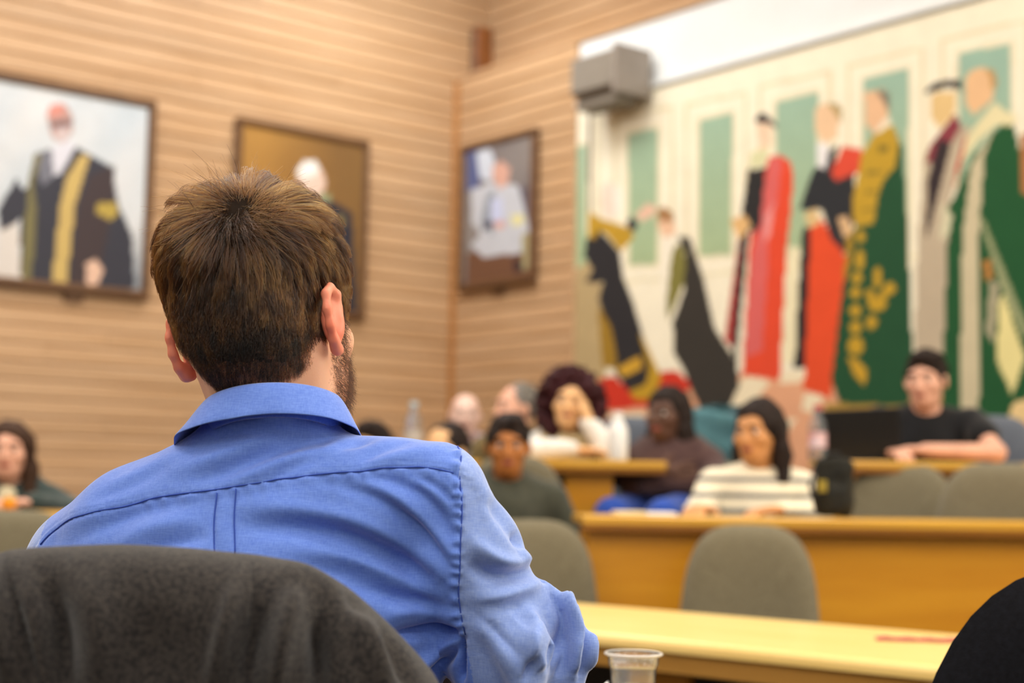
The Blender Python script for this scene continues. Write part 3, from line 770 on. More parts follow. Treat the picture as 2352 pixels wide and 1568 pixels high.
# ------------------------------------------------------------------ signed-distance modelling
class SDF:
    def __init__(s, lo, hi, h):
        s.h = h; s.lo = np.array(lo, np.float32); n = np.ceil((np.array(hi) - s.lo) / h).astype(int) + 1
        s.ax = [s.lo[i] + h * np.arange(n[i], dtype=np.float32) for i in range(3)]
        s.D = np.full(tuple(n), 1.0, np.float32)
    def _sub(s, lo, hi, k):
        m = k + 3 * s.h; sl = []
        for i in range(3):
            a = int(np.floor((lo[i] - m - s.lo[i]) / s.h)); b = int(np.ceil((hi[i] + m - s.lo[i]) / s.h)) + 1
            a = max(0, a); b = min(len(s.ax[i]), b)
            if b <= a: return None
            sl.append(slice(a, b))
        X = s.ax[0][sl[0]][:, None, None]; Y = s.ax[1][sl[1]][None, :, None]; Z = s.ax[2][sl[2]][None, None, :]
        return tuple(sl), X, Y, Z
    def _put(s, sl, d, k, op):
        o = s.D[sl]
        if op == 'add':
            if k > 0:
                hh = np.clip(0.5 + 0.5 * (o - d) / k, 0, 1); s.D[sl] = o + (d - o) * hh - k * hh * (1 - hh)
            else: s.D[sl] = np.minimum(o, d)
        else:
            if k > 0:
                hh = np.clip(0.5 - 0.5 * (o + d) / k, 0, 1); s.D[sl] = o + (-d - o) * hh + k * hh * (1 - hh)
            else: s.D[sl] = np.maximum(o, -d)
    def cap(s, a, b, ra, rb=None, k=0.02, op='add'):
        rb = ra if rb is None else rb
        a = np.array(a, np.float32); b = np.array(b, np.float32); r = max(ra, rb)
        q = s._sub(np.minimum(a, b) - r, np.maximum(a, b) + r, k + 0.01)
        if q is None: return s
        sl, X, Y, Z = q; ab = b - a; L = float(ab @ ab) + 1e-12
        t = np.clip(((X - a[0]) * ab[0] + (Y - a[1]) * ab[1] + (Z - a[2]) * ab[2]) / L, 0, 1)
        d = np.sqrt((X - a[0] - t * ab[0]) ** 2 + (Y - a[1] - t * ab[1]) ** 2 + (Z - a[2] - t * ab[2]) ** 2) - (ra + (rb - ra) * t)
        s._put(sl, d, k, op); return s
    def chain(s, pts, rs, k=0.02):
        for i in range(len(pts) - 1): s.cap(pts[i], pts[i + 1], rs[i], rs[i + 1], k)
        return s
    def ell(s, c, r, R=None, k=0.02, op='add'):
        c = np.array(c, np.float32); r = np.array(r, np.float32); R = np.eye(3) if R is None else np.asarray(R)
        e = np.sqrt(((R * r) ** 2).sum(1))
        q = s._sub(c - e, c + e, k + 0.01)
        if q is None: return s
        sl, X, Y, Z = q; x, y, z = X - c[0], Y - c[1], Z - c[2]
        u = [x * R[0, i] + y * R[1, i] + z * R[2, i] for i in range(3)]
        k0 = np.sqrt(sum((u[i] / r[i]) ** 2 for i in range(3))); k1 = np.sqrt(sum((u[i] / r[i] ** 2) ** 2 for i in range(3))) + 1e-9
        s._put(sl, k0 * (k0 - 1) / k1, k, op); return s
    def box(s, c, hsize, R=None, rad=0.01, k=0.01, op='add'):
        c = np.array(c, np.float32); R = np.eye(3) if R is None else np.asarray(R); hs = np.array(hsize)
        e = np.abs(R) @ hs
        q = s._sub(c - e, c + e, k + 0.01)
        if q is None: return s
        sl, X, Y, Z = q; x, y, z = X - c[0], Y - c[1], Z - c[2]
        u = [np.abs(x * R[0, i] + y * R[1, i] + z * R[2, i]) - (hs[i] - rad) for i in range(3)]
        out = np.sqrt(sum(np.maximum(v, 0) ** 2 for v in u)); ins = np.minimum(np.maximum(np.maximum(u[0], u[1]), u[2]), 0)
        s._put(sl, out + ins - rad, k, op); return s
    def cut_above(s, p, n):
        """remove everything on the side of plane (p) that n points to"""
        n = np.array(n, float); n /= np.linalg.norm(n)
        d = (s.ax[0][:, None, None] - p[0]) * n[0] + (s.ax[1][None, :, None] - p[1]) * n[1] + (s.ax[2][None, None, :] - p[2]) * n[2]
        s.D = np.maximum(s.D, d.astype(np.float32)); return s
    def noise(s, amp, freq, seed=0):
        rg = np.random.default_rng(seed); N = 0
        for _ in range(7):
            w = rg.normal(size=3) * freq; p = rg.uniform(0, 6.28)
            N = N + np.sin(s.ax[0][:, None, None] * w[0] + s.ax[1][None, :, None] * w[1] + s.ax[2][None, None, :] * w[2] + p)
        s.D = s.D + (amp * N / 3).astype(np.float32); return s
    def verts_faces(s):
        D = s.D; h = s.h
        D[0] = D[-1] = 1; D[:, 0] = D[:, -1] = 1; D[:, :, 0] = D[:, :, -1] = 1
        S = D < 0
        n = np.array(D.shape) - 1
        cnt = np.zeros(tuple(n), np.int8)
        for i in (0, 1):
            for j in (0, 1):
                for k in (0, 1): cnt += S[i:i + n[0], j:j + n[1], k:k + n[2]]
        mixed = (cnt > 0) & (cnt < 8)
        idx = np.argwhere(mixed)
        vid = np.full(tuple(n), -1, np.int32); vid[mixed] = np.arange(len(idx))
        acc = np.zeros((len(idx), 3)); num = np.zeros(len(idx))
        cs = [np.array(c) for c in ((0, 0, 0), (1, 0, 0), (0, 1, 0), (1, 1, 0), (0, 0, 1), (1, 0, 1), (0, 1, 1), (1, 1, 1))]
        vals = [D[idx[:, 0] + c[0], idx[:, 1] + c[1], idx[:, 2] + c[2]] for c in cs]
        for a in range(8):
            for b in range(a + 1, 8):
                if np.abs(cs[a] - cs[b]).sum() != 1: continue
                va, vb = vals[a], vals[b]; m = (va < 0) != (vb < 0)
                t = va[m] / (va[m] - vb[m])
                acc[m] += cs[a] + t[:, None] * (cs[b] - cs[a]); num[m] += 1
        V = s.lo + h * (idx + acc / num[:, None])
        F = []
        for ax in range(3):
            o = [1, 2, 0][ax], [2, 0, 1][ax]
            sl0 = [slice(None)] * 3; sl1 = [slice(None)] * 3
            sl0[ax] = slice(0, -1); sl1[ax] = slice(1, None)
            for q in o: sl0[q] = slice(1, -1); sl1[q] = slice(1, -1)
            A = S[tuple(sl0)]; B = S[tuple(sl1)]
            for sgn, mm in ((1, A & ~B), (-1, ~A & B)):
                e = np.argwhere(mm)
                if not len(e): continue
                for q in o: e[:, q] += 1
                def cell(d0, d1):
                    c = e.copy(); c[:, o[0]] += d0; c[:, o[1]] += d1
                    return vid[c[:, 0], c[:, 1], c[:, 2]]
                quad = np.stack([cell(-1, -1), cell(0, -1), cell(0, 0), cell(-1, 0)], -1)
                F.append(quad if sgn > 0 else quad[:, ::-1])
        return V, np.concatenate(F)
    def build(s, name, m, parent=None, base=(0, 0, 0), smooth_it=2):
        V, F = s.verts_faces()
        if smooth_it: V = relax(V, F, smooth_it)
        me = mesh_np(name, V - np.array(base), F)
        return link(name, me, m, parent, (0, 0, 0) if parent is not None else base, smooth=True)

def relax(V, F, it=2, lam=0.5):
    E = np.concatenate([F[:, [0, 1]], F[:, [1, 2]], F[:, [2, 3]], F[:, [3, 0]]])
    E = np.concatenate([E, E[:, ::-1]])
    deg = np.bincount(E[:, 0], minlength=len(V)).astype(float)[:, None]
    for _ in range(it):
        A = np.stack([np.bincount(E[:, 0], V[E[:, 1], i], len(V)) for i in range(3)], -1) / deg
        V = V + lam * (A - V)
    return V

def vnormals(V, F):
    n = np.cross(V[F[:, 2]] - V[F[:, 0]], V[F[:, 3]] - V[F[:, 1]])
    N = np.zeros_like(V)
    for i in range(4):
        for c in range(3): N[:, c] += np.bincount(F[:, i], n[:, c], len(V))
    return N / (np.linalg.norm(N, axis=1, keepdims=True) + 1e-12)

def rotz(a): c, s_ = math.cos(a), math.sin(a); return np.array([[c, -s_, 0], [s_, c, 0], [0, 0, 1.0]])
def rotx(a): c, s_ = math.cos(a), math.sin(a); return np.array([[1.0, 0, 0], [0, c, -s_], [0, s_, c]])
def roty(a): c, s_ = math.cos(a), math.sin(a); return np.array([[c, 0, s_], [0, 1.0, 0], [-s_, 0, c]])
rad = math.radians

# ------------------------------------------------------------------ seated people of the audience
def skin_mat(name, c):
    return mat(name, c, 0.5, 0.35, c2=tuple(int(v * 0.93) for v in c), scale=14)
SK = {'fair': skin_mat('skin_fair', (226, 172, 146)), 'pale': skin_mat('skin_pale', (230, 192, 176)), 'tan': skin_mat('skin_tan', (206, 146, 92)),
      'brown': skin_mat('skin_brown', (178, 112, 58)), 'deep': skin_mat('skin_deep', (92, 62, 48)), 'gold': skin_mat('skin_gold', (232, 182, 130))}
M['lips'] = mat('lip_colour', (160, 82, 74), 0.45, 0.4, scale=10)
M['eyewhite'] = mat('eye_white', (222, 214, 208), 0.3, 0.5, scale=10)
M['iris'] = mat('dark_iris', (34, 24, 20), 0.2, 0.6, scale=10)
def cloth(name, c, c2=None, scale=30, rough=0.9):
    return mat(name, c, rough, 0.15, c2=c2, scale=scale, bump=0.25, bscale=140, bdist=0.002, sheen=0.2)
def hairm(name, c, c2=None):
    return mat(name, c, 0.6, 0.12, c2=c2, scale=40, stretch=(1, 1, 0.25), bump=0.5, bscale=90, bdist=0.004)

def hand(S, wrist, tip, palm_n, r=1.0, curl=0.35, side=1, k=0.008):
    """palm + four bent fingers + thumb in an SDF; wrist->tip is the middle-finger direction, palm_n the palm normal"""
    w = np.array(wrist, float); d = np.array(tip, float) - w; d /= np.linalg.norm(d)
    n = np.array(palm_n, float); n -= d * (n @ d); n /= np.linalg.norm(n); t = np.cross(n, d) * side
    R = np.stack([t, d, n], 1)
    S.ell(w + d * 0.047 * r, (0.040 * r, 0.050 * r, 0.016 * r), R, k)
    for i, (off, L) in enumerate(((-0.030, 0.062), (-0.010, 0.076), (0.011, 0.080), (0.031, 0.070))):
        b = w + d * 0.086 * r + t * off * r; dd = d
        p = b
        for j, seg in enumerate((0.44, 0.32, 0.24)):
            a = curl * (j + 0.6); q = p + (d * math.cos(a) + n * math.sin(a)) * L * seg * r
            S.cap(p, q, (0.0098 - 0.0009 * j) * r, (0.0092 - 0.001 * j) * r, 0.004); p = q
    b = w + d * 0.022 * r + t * 0.034 * r
    q = b + (t * 0.75 + d * 0.6 + n * 0.25) * 0.038 * r; S.cap(b, q, 0.0135 * r, 0.0115 * r, 0.008)
    S.cap(q, q + (t * 0.25 + d * 0.9 + n * 0.3) * 0.033 * r, 0.0108 * r, 0.009 * r, 0.004)

def head(S, c, R, s=1.0, jaw=1.0, ears=True):
    P = lambda x, y, z: np.array(c) + R @ (np.array([x, y, z]) * s)
    S.ell(P(0, 0.014, 0.030), np.array((0.074, 0.094, 0.083)) * s, R, 0.01)
    S.ell(P(0, -0.022, -0.022), np.array((0.064, 0.070, 0.086)) * s, R, 0.03)
    S.ell(P(0, -0.048, -0.084), np.array((0.040 * jaw, 0.038, 0.030)) * s, R, 0.035)
    S.cap(P(-0.034, -0.08, 0.026), P(0.034, -0.08, 0.026), 0.012 * s, None, 0.015)
    for sx in (-1, 1):
        S.ell(P(0.030 * sx, -0.098, 0.005), np.array((0.017, 0.014, 0.011)) * s, R, 0.012, 'sub')
        S.ell(P(0.044 * sx, -0.066, -0.024), np.array((0.022, 0.018, 0.018)) * s, R, 0.02)
        if ears: S.ell(P(0.077 * sx, 0.012, -0.008), np.array((0.010, 0.020, 0.032)) * s, R @ rotz(0.35 * sx), 0.008)
    S.cap(P(0, -0.088, 0.012), P(0, -0.110, -0.028), 0.008 * s, 0.0135 * s, 0.012)
    S.ell(P(0, -0.102, -0.032), np.array((0.018, 0.010, 0.009)) * s, R, 0.008)
    S.ell(P(0, -0.086, -0.058), np.array((0.024, 0.012, 0.012)) * s, R, 0.01)

def person(label, px, Y, floor_z, yaw, top, skin, cloth_m, hair_m, style='short', head_yaw=0.0, head_pitch=0.0, head_tilt=0.0, lean=0.10,
           arms=None, trousers=None, sleeve=1.0, width=1.0, extras=None, vox=0.0075, hands=True, head_dx=0.0, scale=1.0, nd=0.158):
    """seated figure facing local -y; top = world height of the crown; arms = ((elbow),(wrist),(tip),(palm normal)) per side, local"""
    hp = at(px, 1100, Y); hs = scale
    Rz = rotz(yaw)
    hc = np.array([head_dx, -lean, top - floor_z - 0.118 * hs])                 # head centre, local to (hip x, hip y)
    base = np.array([hp[0], hp[1], 0.0]) - Rz @ np.array([hc[0], hc[1], 0.0]); base[2] = floor_z
    neck = np.array([head_dx * 0.6, -lean * 0.75 + 0.015, hc[2] - nd * hs])
    hip = np.array([0, 0.06, 0.52]); chest = np.array([head_dx * 0.4, -lean * 0.5 + 0.02, (neck[2] * 0.62 + hip[2] * 0.38)])
    sw = 0.165 * width
    sh = [np.array([neck[0] + sx * sw, neck[1] + 0.005, neck[2] - 0.045]) for sx in (-1, 1)]
    if arms is None:
        arms = [None, None]
    A = []
    for sx, a in zip((-1, 1), arms):
        s0 = sh[(sx + 1) // 2]
        if a is None:
            el = s0 + np.array([sx * 0.06, -0.02, -0.26]); wr = el + np.array([-sx * 0.10, -0.22, 0.02]); tp = wr + np.array([-sx * 0.06, -0.1, -0.01]); nn = (0, 0, -1)
        else:
            el, wr, tp, nn = [np.array(v, float) for v in a]
        A.append((el, wr, tp, nn))
    allp = np.array([hc + (0, 0, 0.16), hc - (0.2, 0.2, 0), hc + (0.2, 0.2, 0), (0.24, 0.25, 0.4), (-0.24, -0.55, 0.4), (0.2, -0.5, 0.0)] + [q for a in A for q in (a[0] - 0.1, a[0] + 0.1, a[1], a[2] - 0.08, a[2] + 0.08)])
    lo = allp.min(0) - 0.06; hi = allp.max(0) + 0.06; lo[2] = max(lo[2], 0.0)
    Rh = rotz(head_yaw) @ rotx(head_pitch) @ roty(head_tilt)
    S = SDF((lo[0], lo[1], 0.36), hi, vox)
    S.chain([hip, chest, neck - (0, 0, 0.06)], [0.10, 0.11 * width, 0.09], 0.04)
    S.cap(sh[0], sh[1], 0.045, None, 0.05)
    S.cap(neck - (0, 0, 0.03), hc + Rh @ np.array([0, 0.02, -0.07]) * hs, 0.056 * hs, 0.050 * hs, 0.035)
    for (el, wr, tp, nn), s0, sx in zip(A, sh, (-1, 1)):
        S.chain([s0, el, wr], [0.046, 0.038, 0.026], 0.02)
        if hands: hand(S, wr, tp, nn, 1.0, 0.3, sx)
    head(S, hc, Rh, hs)
    V, F = S.verts_faces(); V = relax(V, F, 1)
    body = link('person', mesh_np('person', V, F), skin, None, base, yaw, smooth=True)
    tag(body, label, 'person', 'seated audience')
    # face details
    E = lambda x, y, z: hc + Rh @ (np.array([x, y, z]) * hs)
    def blob(name, c, r, m):
        mb = MB(); n1, n2 = 10, 8; Vv = []; Ff = []
        for i in range(n2 + 1):
            th = math.pi * i / n2
            for j in range(n1):
                ph = 2 * math.pi * j / n1
                Vv.append(np.array(c) + Rh @ np.array([r[0] * math.sin(th) * math.cos(ph), r[1] * math.sin(th) * math.sin(ph), r[2] * math.cos(th)]))
        for i in range(n2):
            for j in range(n1): Ff.append([i * n1 + j, (i + 1) * n1 + j, (i + 1) * n1 + (j + 1) % n1, i * n1 + (j + 1) % n1])
        return link(name, mb.add(Vv, Ff).mesh(name), m, body, smooth=True)
    for sx in (-1, 1):
        e = blob('eye', E(0.030 * sx, -0.082, 0.005), (0.013, 0.0095, 0.0085), M['eyewhite'])
        i_ = blob('iris', E(0.030 * sx, -0.0885, 0.005), (0.0062, 0.004, 0.0062), M['iris']); i_.parent = e
        MB().tube([E(0.046 * sx, -0.082, 0.024), E(0.032 * sx, -0.0935, 0.029), E(0.014 * sx, -0.0955, 0.026)], [0.003, 0.0045, 0.004], 6).build('eyebrow', hair_m, body, smooth=True)
    blob('lips', E(0, -0.0935, -0.058), (0.022, 0.007, 0.0085), M['lips'])
    # clothing
    S = SDF((lo[0], lo[1], 0.40), (hi[0], hi[1], neck[2] + 0.09), vox)
    S.chain([hip, chest, neck - (0, 0, 0.075)], [0.135 * width, 0.145 * width, 0.10], 0.05)
    S.ell(chest + (0, 0.0, 0.03), (0.19 * width, 0.115, 0.17), None, 0.04)
    S.cap(sh[0] + (0.02, 0, 0), sh[1] - (0.02, 0, 0), 0.062, None, 0.05)
    S.cap(neck - (0, 0, 0.06), neck + (0, -0.004, -0.005), 0.085, 0.066, 0.03)
    for (el, wr, tp, nn), s0 in zip(A, sh):
        if sleeve >= 0.8:
            e2 = el + (wr - el) * min(1.0, (sleeve - 0.0)) * 0.97
            S.chain([s0, el, e2], [0.064, 0.054, 0.040], 0.025)
        else:
            e2 = s0 + (el - s0) * sleeve; S.chain([s0, e2], [0.066, 0.062], 0.025)
    S.noise(0.0035, 22, int(px))
    # neck opening
    S.cap(neck + (0, 0, 0.0), hc, 0.056 * hs, 0.05 * hs, 0.006, 'sub')
    top_o = S.build('clothing', cloth_m, body, (0, 0, 0), 1)
    # trousers
    S = SDF((-0.32, -0.66, 0.0), (0.32, 0.26, 0.64), 0.012)
    for sx in (-1, 1):
        kn = np.array([sx * 0.11, -0.40, 0.50]); an = np.array([sx * 0.12, -0.36, 0.09])
        S.chain([(sx * 0.09, 0.06, 0.53), kn, an], [0.095, 0.068, 0.045], 0.03)
    S.ell((0, 0.06, 0.52), (0.17, 0.13, 0.11), None, 0.04)
    S.build('trousers', trousers or M['denim'], body, (0, 0, 0), 1)
    S = SDF((-0.26, -0.62, 0.0), (0.26, -0.2, 0.16), 0.012)
    for sx in (-1, 1):
        S2 = SDF((sx * 0.12 - 0.1, -0.62, -0.02), (sx * 0.12 + 0.1, -0.2, 0.16), 0.009)
        S2.cap((sx * 0.12, -0.34, 0.05), (sx * 0.125, -0.52, 0.035), 0.045, 0.033, 0.02).cut_above((0, 0, 0.004), (0, 0, -1))
        S2.build('shoe', M['black'], body, (0, 0, 0), 1)
    # hair
    if style != 'bald':
        hl = hc - np.array((0.3, 0.3, 0.55)); hh = hc + np.array((0.3, 0.3, 0.3))
        S = SDF(hl, hh, vox)
        if style == 'short':
            S.ell(E(0, 0.016, 0.036), np.array((0.083, 0.102, 0.092)) * hs, Rh, 0.01)
            S.ell(E(0.01, -0.03, 0.088), np.array((0.060, 0.06, 0.034)) * hs, Rh, 0.02)
            S.noise(0.006, 75, 3 + int(px))
            S.ell(E(0, -0.108, -0.040), np.array((0.070, 0.062, 0.112)) * hs, Rh, 0.008, 'sub')
            S.box(E(0, -0.06, -0.155), np.array((0.14, 0.105, 0.14)) * hs, Rh, 0.02, 0.01, 'sub'); S.box(E(0, 0.1, -0.2), np.array((0.2, 0.2, 0.135)) * hs, Rh, 0.02, 0.01, 'sub')
            S.noise(0.0045, 110, 7 + int(px))
        elif style in ('long', 'bob'):
            S.ell(E(0, 0.016, 0.034), np.array((0.085, 0.104, 0.092)) * hs, Rh, 0.01)
            d = 0.30 if style == 'long' else 0.17
            for sx in (-1, 1):
                S.chain([E(0.062 * sx, 0.02, 0.02), E(0.078 * sx, 0.02, -0.08), E(0.088 * sx, 0.0, -d)], [0.035, 0.034, 0.024], 0.03)
            S.chain([E(0, 0.07, 0.0), E(0, 0.085, -0.1), E(0, 0.08, -d)], [0.06, 0.055, 0.04], 0.05)
            S.ell(E(0.014, -0.096, -0.03), np.array((0.060, 0.054, 0.100)) * hs, Rh, 0.02, 'sub')
            S.cap(neck - (0, 0, 0.02), hc + Rh @ np.array([0, 0.0, -0.04]), 0.05, None, 0.01, 'sub')
            S.noise(0.005, 70, 5)
        elif style == 'curly':
            rg = np.random.default_rng(5)
            S.ell(E(0, 0.035, 0.02), np.array((0.115, 0.115, 0.115)) * hs, Rh, 0.02)
            for _ in range(150):
                v = rg.normal(size=3); v /= np.linalg.norm(v)
                if v[1] < -0.62 or (v[2] < -0.75): continue
                p = np.array([0, 0.038, -0.01]) + v * np.array((0.138, 0.13, 0.148)); S.ell(E(*p), np.full(3, rg.uniform(0.022, 0.036)), None, 0.008)
            S.ell(E(0, -0.10, -0.035), np.array((0.062, 0.075, 0.098)) * hs, Rh, 0.015, 'sub')
            S.noise(0.006, 95, 6)
        elif style == 'receding':
            S.ell(E(0, 0.030, 0.030), np.array((0.086, 0.098, 0.092)) * hs, Rh, 0.01)
            S.noise(0.005, 75, 3)
            S.ell(E(0, -0.10, 0.0), np.array((0.072, 0.085, 0.135)) * hs, Rh, 0.01, 'sub'); S.box(E(0, -0.06, -0.155), np.array((0.14, 0.105, 0.14)) * hs, Rh, 0.02, 0.01, 'sub'); S.box(E(0, 0.1, -0.2), np.array((0.2, 0.2, 0.135)) * hs, Rh, 0.02, 0.01, 'sub')
        S.build('hair', hair_m, body, (0, 0, 0), 1)
    if extras: extras(body, E, hc, Rh, neck, chest, sh, A)
    return body

M['denim'] = cloth('dark_denim', (44, 56, 90)); M['jeans'] = cloth('bright_blue_jeans', (44, 78, 168)); M['darktr'] = cloth('dark_trousers', (36, 36, 40))
HB = hairm('black_hair', (30, 24, 22), (48, 38, 34)); HD = hairm('dark_brown_hair', (52, 36, 28), (74, 54, 42)); HM = hairm('maroon_brown_hair', (62, 28, 32), (44, 20, 22))
HG = hairm('grey_brown_hair', (96, 88, 76), (120, 116, 112))

# striped knit: bands by height, procedural
def stripe_mat():
    m, nt, b = new_mat('striped_knit'); L = nt.links.new
    tc = nt.nodes.new('ShaderNodeTexCoord'); sp = nt.nodes.new('ShaderNodeSeparateXYZ'); L(tc.outputs['Object'], sp.inputs[0])
    mu = nt.nodes.new('ShaderNodeMath'); mu.operation = 'MULTIPLY'; mu.inputs[1].default_value = 1 / 0.058; L(sp.outputs[2], mu.inputs[0])
    fr = nt.nodes.new('ShaderNodeMath'); fr.operation = 'FRACT'; L(mu.outputs[0], fr.inputs[0])
    lt = nt.nodes.new('ShaderNodeMath'); lt.operation = 'LESS_THAN'; lt.inputs[1].default_value = 0.30; L(fr.outputs[0], lt.inputs[0])
    lo = nt.nodes.new('ShaderNodeMath'); lo.operation = 'LESS_THAN'; lo.inputs[1].default_value = 0.915; L(sp.outputs[2], lo.inputs[0])
    an = nt.nodes.new('ShaderNodeMath'); an.operation = 'MULTIPLY'; L(lt.outputs[0], an.inputs[0]); L(lo.outputs[0], an.inputs[1])
    mix = nt.nodes.new('ShaderNodeMix'); mix.data_type = 'RGBA'; mix.inputs[6].default_value = (*lin((232, 222, 196)), 1); mix.inputs[7].default_value = (*lin((92, 92, 96)), 1)
    L(an.outputs[0], mix.inputs[0]); L(mix.outputs[2], b.inputs['Base Color']); b.inputs['Roughness'].default_value = 0.95
    return m

# left edge
person('person with long dark hair, cream top and dark green jacket at the left edge', 18, 6.05, TIER1, rad(14), at(18, 968, 6.05)[2], SK['fair'],
       cloth('dark_green_jacket', (56, 68, 66)), HD, 'long', head_yaw=rad(-4), lean=0.16,
       arms=(((-0.27, -0.2, 0.70), (-0.08, -0.42, 0.745), (0.05, -0.46, 0.745), (0, 0, -1)), ((0.27, -0.2, 0.70), (0.12, -0.44, 0.745), (0.0, -0.48, 0.745), (0, 0, -1))),
       extras=lambda body, E, hc, Rh, neck, chest, sh, A: SDF((-0.12, -0.35, 0.5), (0.12, 0.1, 1.0), 0.008).cap(neck + (0, -0.075, -0.02), chest + (0, -0.125, -0.10), 0.040, 0.060).build('shirt_front', cloth('cream_blouse', (226, 212, 176)), body, (0, 0, 0)))
# half hidden behind the shoulder
person('person with dark hair barely showing above the blue shoulder, nearer the head', 852, 6.6, TIER2, 0.0, at(852, 971, 6.6)[2], SK['gold'], cloth('brown_top', (96, 70, 56)), HB, 'short', head_yaw=rad(-25), lean=0.12)
person('person with dark hair whose forehead shows above the outer blue shoulder', 1022, 6.2, TIER1, rad(-6), at(1022, 972, 6.2)[2], SK['gold'], cloth('grey_top', (110, 100, 90)), HB, 'receding', head_yaw=rad(-28), head_pitch=rad(14), lean=0.14)
person('bald pale person in a beige top in the back row', 1066, 7.9, TIER2, rad(4), at(1066, 903, 7.9)[2], SK['pale'], cloth('beige_lavender_top', (196, 178, 168), (160, 150, 186), 6), HG, 'bald', lean=0.15)
person('person with grey hair in profile, in the back row before the boards', 1182, 7.15, TIER2, rad(-10), at(1182, 880, 7.15)[2], SK['fair'], cloth('olive_brown_top', (112, 96, 62)), HG, 'receding', head_yaw=rad(-48), lean=0.12)
person('person in a dark green jacket with a white collar, beside the blue sleeve', 1166, 5.62, TIER1, rad(8), at(1166, 952, 5.62)[2], SK['brown'],
       cloth('dark_olive_jacket', (58, 60, 50), (72, 72, 60)), HB, 'short', head_yaw=rad(-8), head_pitch=rad(4), lean=0.10, width=1.06,
       arms=(((-0.27, -0.10, 0.62), (-0.12, -0.30, 0.60), (-0.02, -0.36, 0.60), (0, 0, -1)), ((0.27, -0.06, 0.60), (0.16, -0.30, 0.58), (0.06, -0.36, 0.58), (0, 0, -1))), trousers=M['darktr'])
# curly hair, chin on hand
person('person with big dark curly hair in a white shirt and beige vest, chin on hand', 1308, 6.42, TIER2, rad(4), at(1308, 862, 6.42)[2], SK['gold'],
       cloth('white_shirt', (236, 232, 224)), HM, 'curly', head_yaw=rad(-12), head_tilt=rad(4), lean=0.20, width=1.05,
       arms=(((-0.27, -0.30, 0.755), (0.0, -0.37, 0.765), (0.10, -0.37, 0.765), (0, 0, -1)), ((0.15, -0.34, 0.765), (0.065, -0.31, 0.885), (0.045, -0.285, 0.97), (-0.6, 0.5, 0.2))),
       extras=lambda body, E, hc, Rh, neck, chest, sh, A: SDF((-0.26, -0.36, 0.45), (0.26, 0.25, 1.0), 0.008).ell(chest + (0.01, -0.035, 0.03), (0.165, 0.145, 0.20), None, 0.03).chain([sh[0] * 0.6 + sh[1] * 0.4 + (0, 0, 0.01), chest], [0.07, 0.13]).chain([sh[0] * 0.2 + sh[1] * 0.8 + (-0.02, 0, 0.01), chest], [0.07, 0.13]).cap(neck + (0, 0, -0.02), hc, 0.075, 0.07, 0.01, 'sub').build('vest', cloth('beige_knit_vest', (214, 192, 148)), body, (0, 0, 0)))
# brown sweater
person('person in a brown sweater and blue jeans with long dark hair, arms folded', 1532, 6.32, TIER2, rad(-26), at(1532, 888, 6.32)[2], SK['deep'],
       cloth('brown_sweater', (84, 62, 58), (66, 46, 46)), HB, 'long', head_yaw=rad(-12), head_pitch=rad(3), lean=0.06, width=1.08, trousers=M['jeans'],
       arms=(((-0.25, -0.14, 0.66), (0.03, -0.25, 0.67), (0.12, -0.23, 0.68), (0, 1, 0)), ((0.25, -0.12, 0.64), (-0.02, -0.27, 0.62), (-0.11, -0.25, 0.62), (0, 1, 0))))
# striped sweater
person('person in a cream and grey striped sweater with shoulder-length black hair', 1742, 5.45, TIER1, rad(-10), at(1742, 917, 5.45)[2], SK['tan'],
       stripe_mat(), HB, 'bob', head_yaw=rad(-28), head_pitch=rad(6), lean=0.10, width=1.0,
       arms=(((-0.22, -0.14, 0.74), (-0.19, -0.33, 0.775), (-0.21, -0.43, 0.77), (0, 0, -1)), ((0.205, -0.10, 0.74), (0.09, -0.32, 0.775), (-0.01, -0.38, 0.77), (0, 0, -1))))
# black t-shirt
person('person in a black t-shirt with short dark hair working at a laptop', 2128, 6.30, TIER2, rad(-12), at(2128, 806, 6.30)[2], SK['fair'],
       cloth('black_tshirt', (26, 27, 30)), HB, 'short', head_yaw=rad(-18), head_pitch=rad(6), lean=0.22, width=1.2, sleeve=0.45, trousers=M['darktr'], scale=1.04, nd=0.128,
       arms=(((-0.30, -0.26, 0.79), (-0.16, -0.40, 0.78), (-0.12, -0.48, 0.77), (0, 0, -1)), ((0.27, -0.34, 0.78), (-0.02, -0.44, 0.785), (-0.13, -0.44, 0.785), (0, 0, -1))))
# ------------------------------------------------------------------ small things on the desks
def bottle(label, px, Y, z, h, r, body_m, cap_m, label_m=None):
    p = at(px, 1100, Y); root = empty('drink_bottle', (p[0], p[1], z)); tag(root, label, 'bottle')
    MB().lathe([(r * 0.9, 0), (r, 0.01), (r, h * 0.58), (r * 0.85, h * 0.70), (r * 0.42, h * 0.86), (r * 0.40, h * 0.93)], 20).build('body', body_m, root, smooth=True)
    MB().lathe([(r * 0.46, h * 0.915), (r * 0.46, h * 0.995), (r * 0.40, h)], 16).build('cap', cap_m, root)
    if label_m: MB().lathe([(r * 1.015, h * 0.22), (r * 1.015, h * 0.50)], 20, cap=False).build('wrapper', label_m, root, smooth=True)
    return root
clear = mat('clear_plastic', (225, 228, 230), 0.15, 0.5, trans=0.85, ior=1.3)
whitep = mat('white_plastic', (238, 236, 232), 0.4, 0.4, c2=(228, 226, 222), scale=5)
redp = mat('red_plastic', (196, 22, 40), 0.4, 0.5, scale=5)
bottle('white drinks bottle on the desk beside the curly-haired person', 1418, 6.10, 1.1685, 0.20, 0.042, whitep, whitep)
bottle('clear bottle with a red cap left of the laptop', 1878, 6.08, 1.1855, 0.225, 0.036, clear, redp, mat('bottle_wrapper', (230, 214, 220), 0.5, 0.3, c2=(206, 120, 110), scale=18))
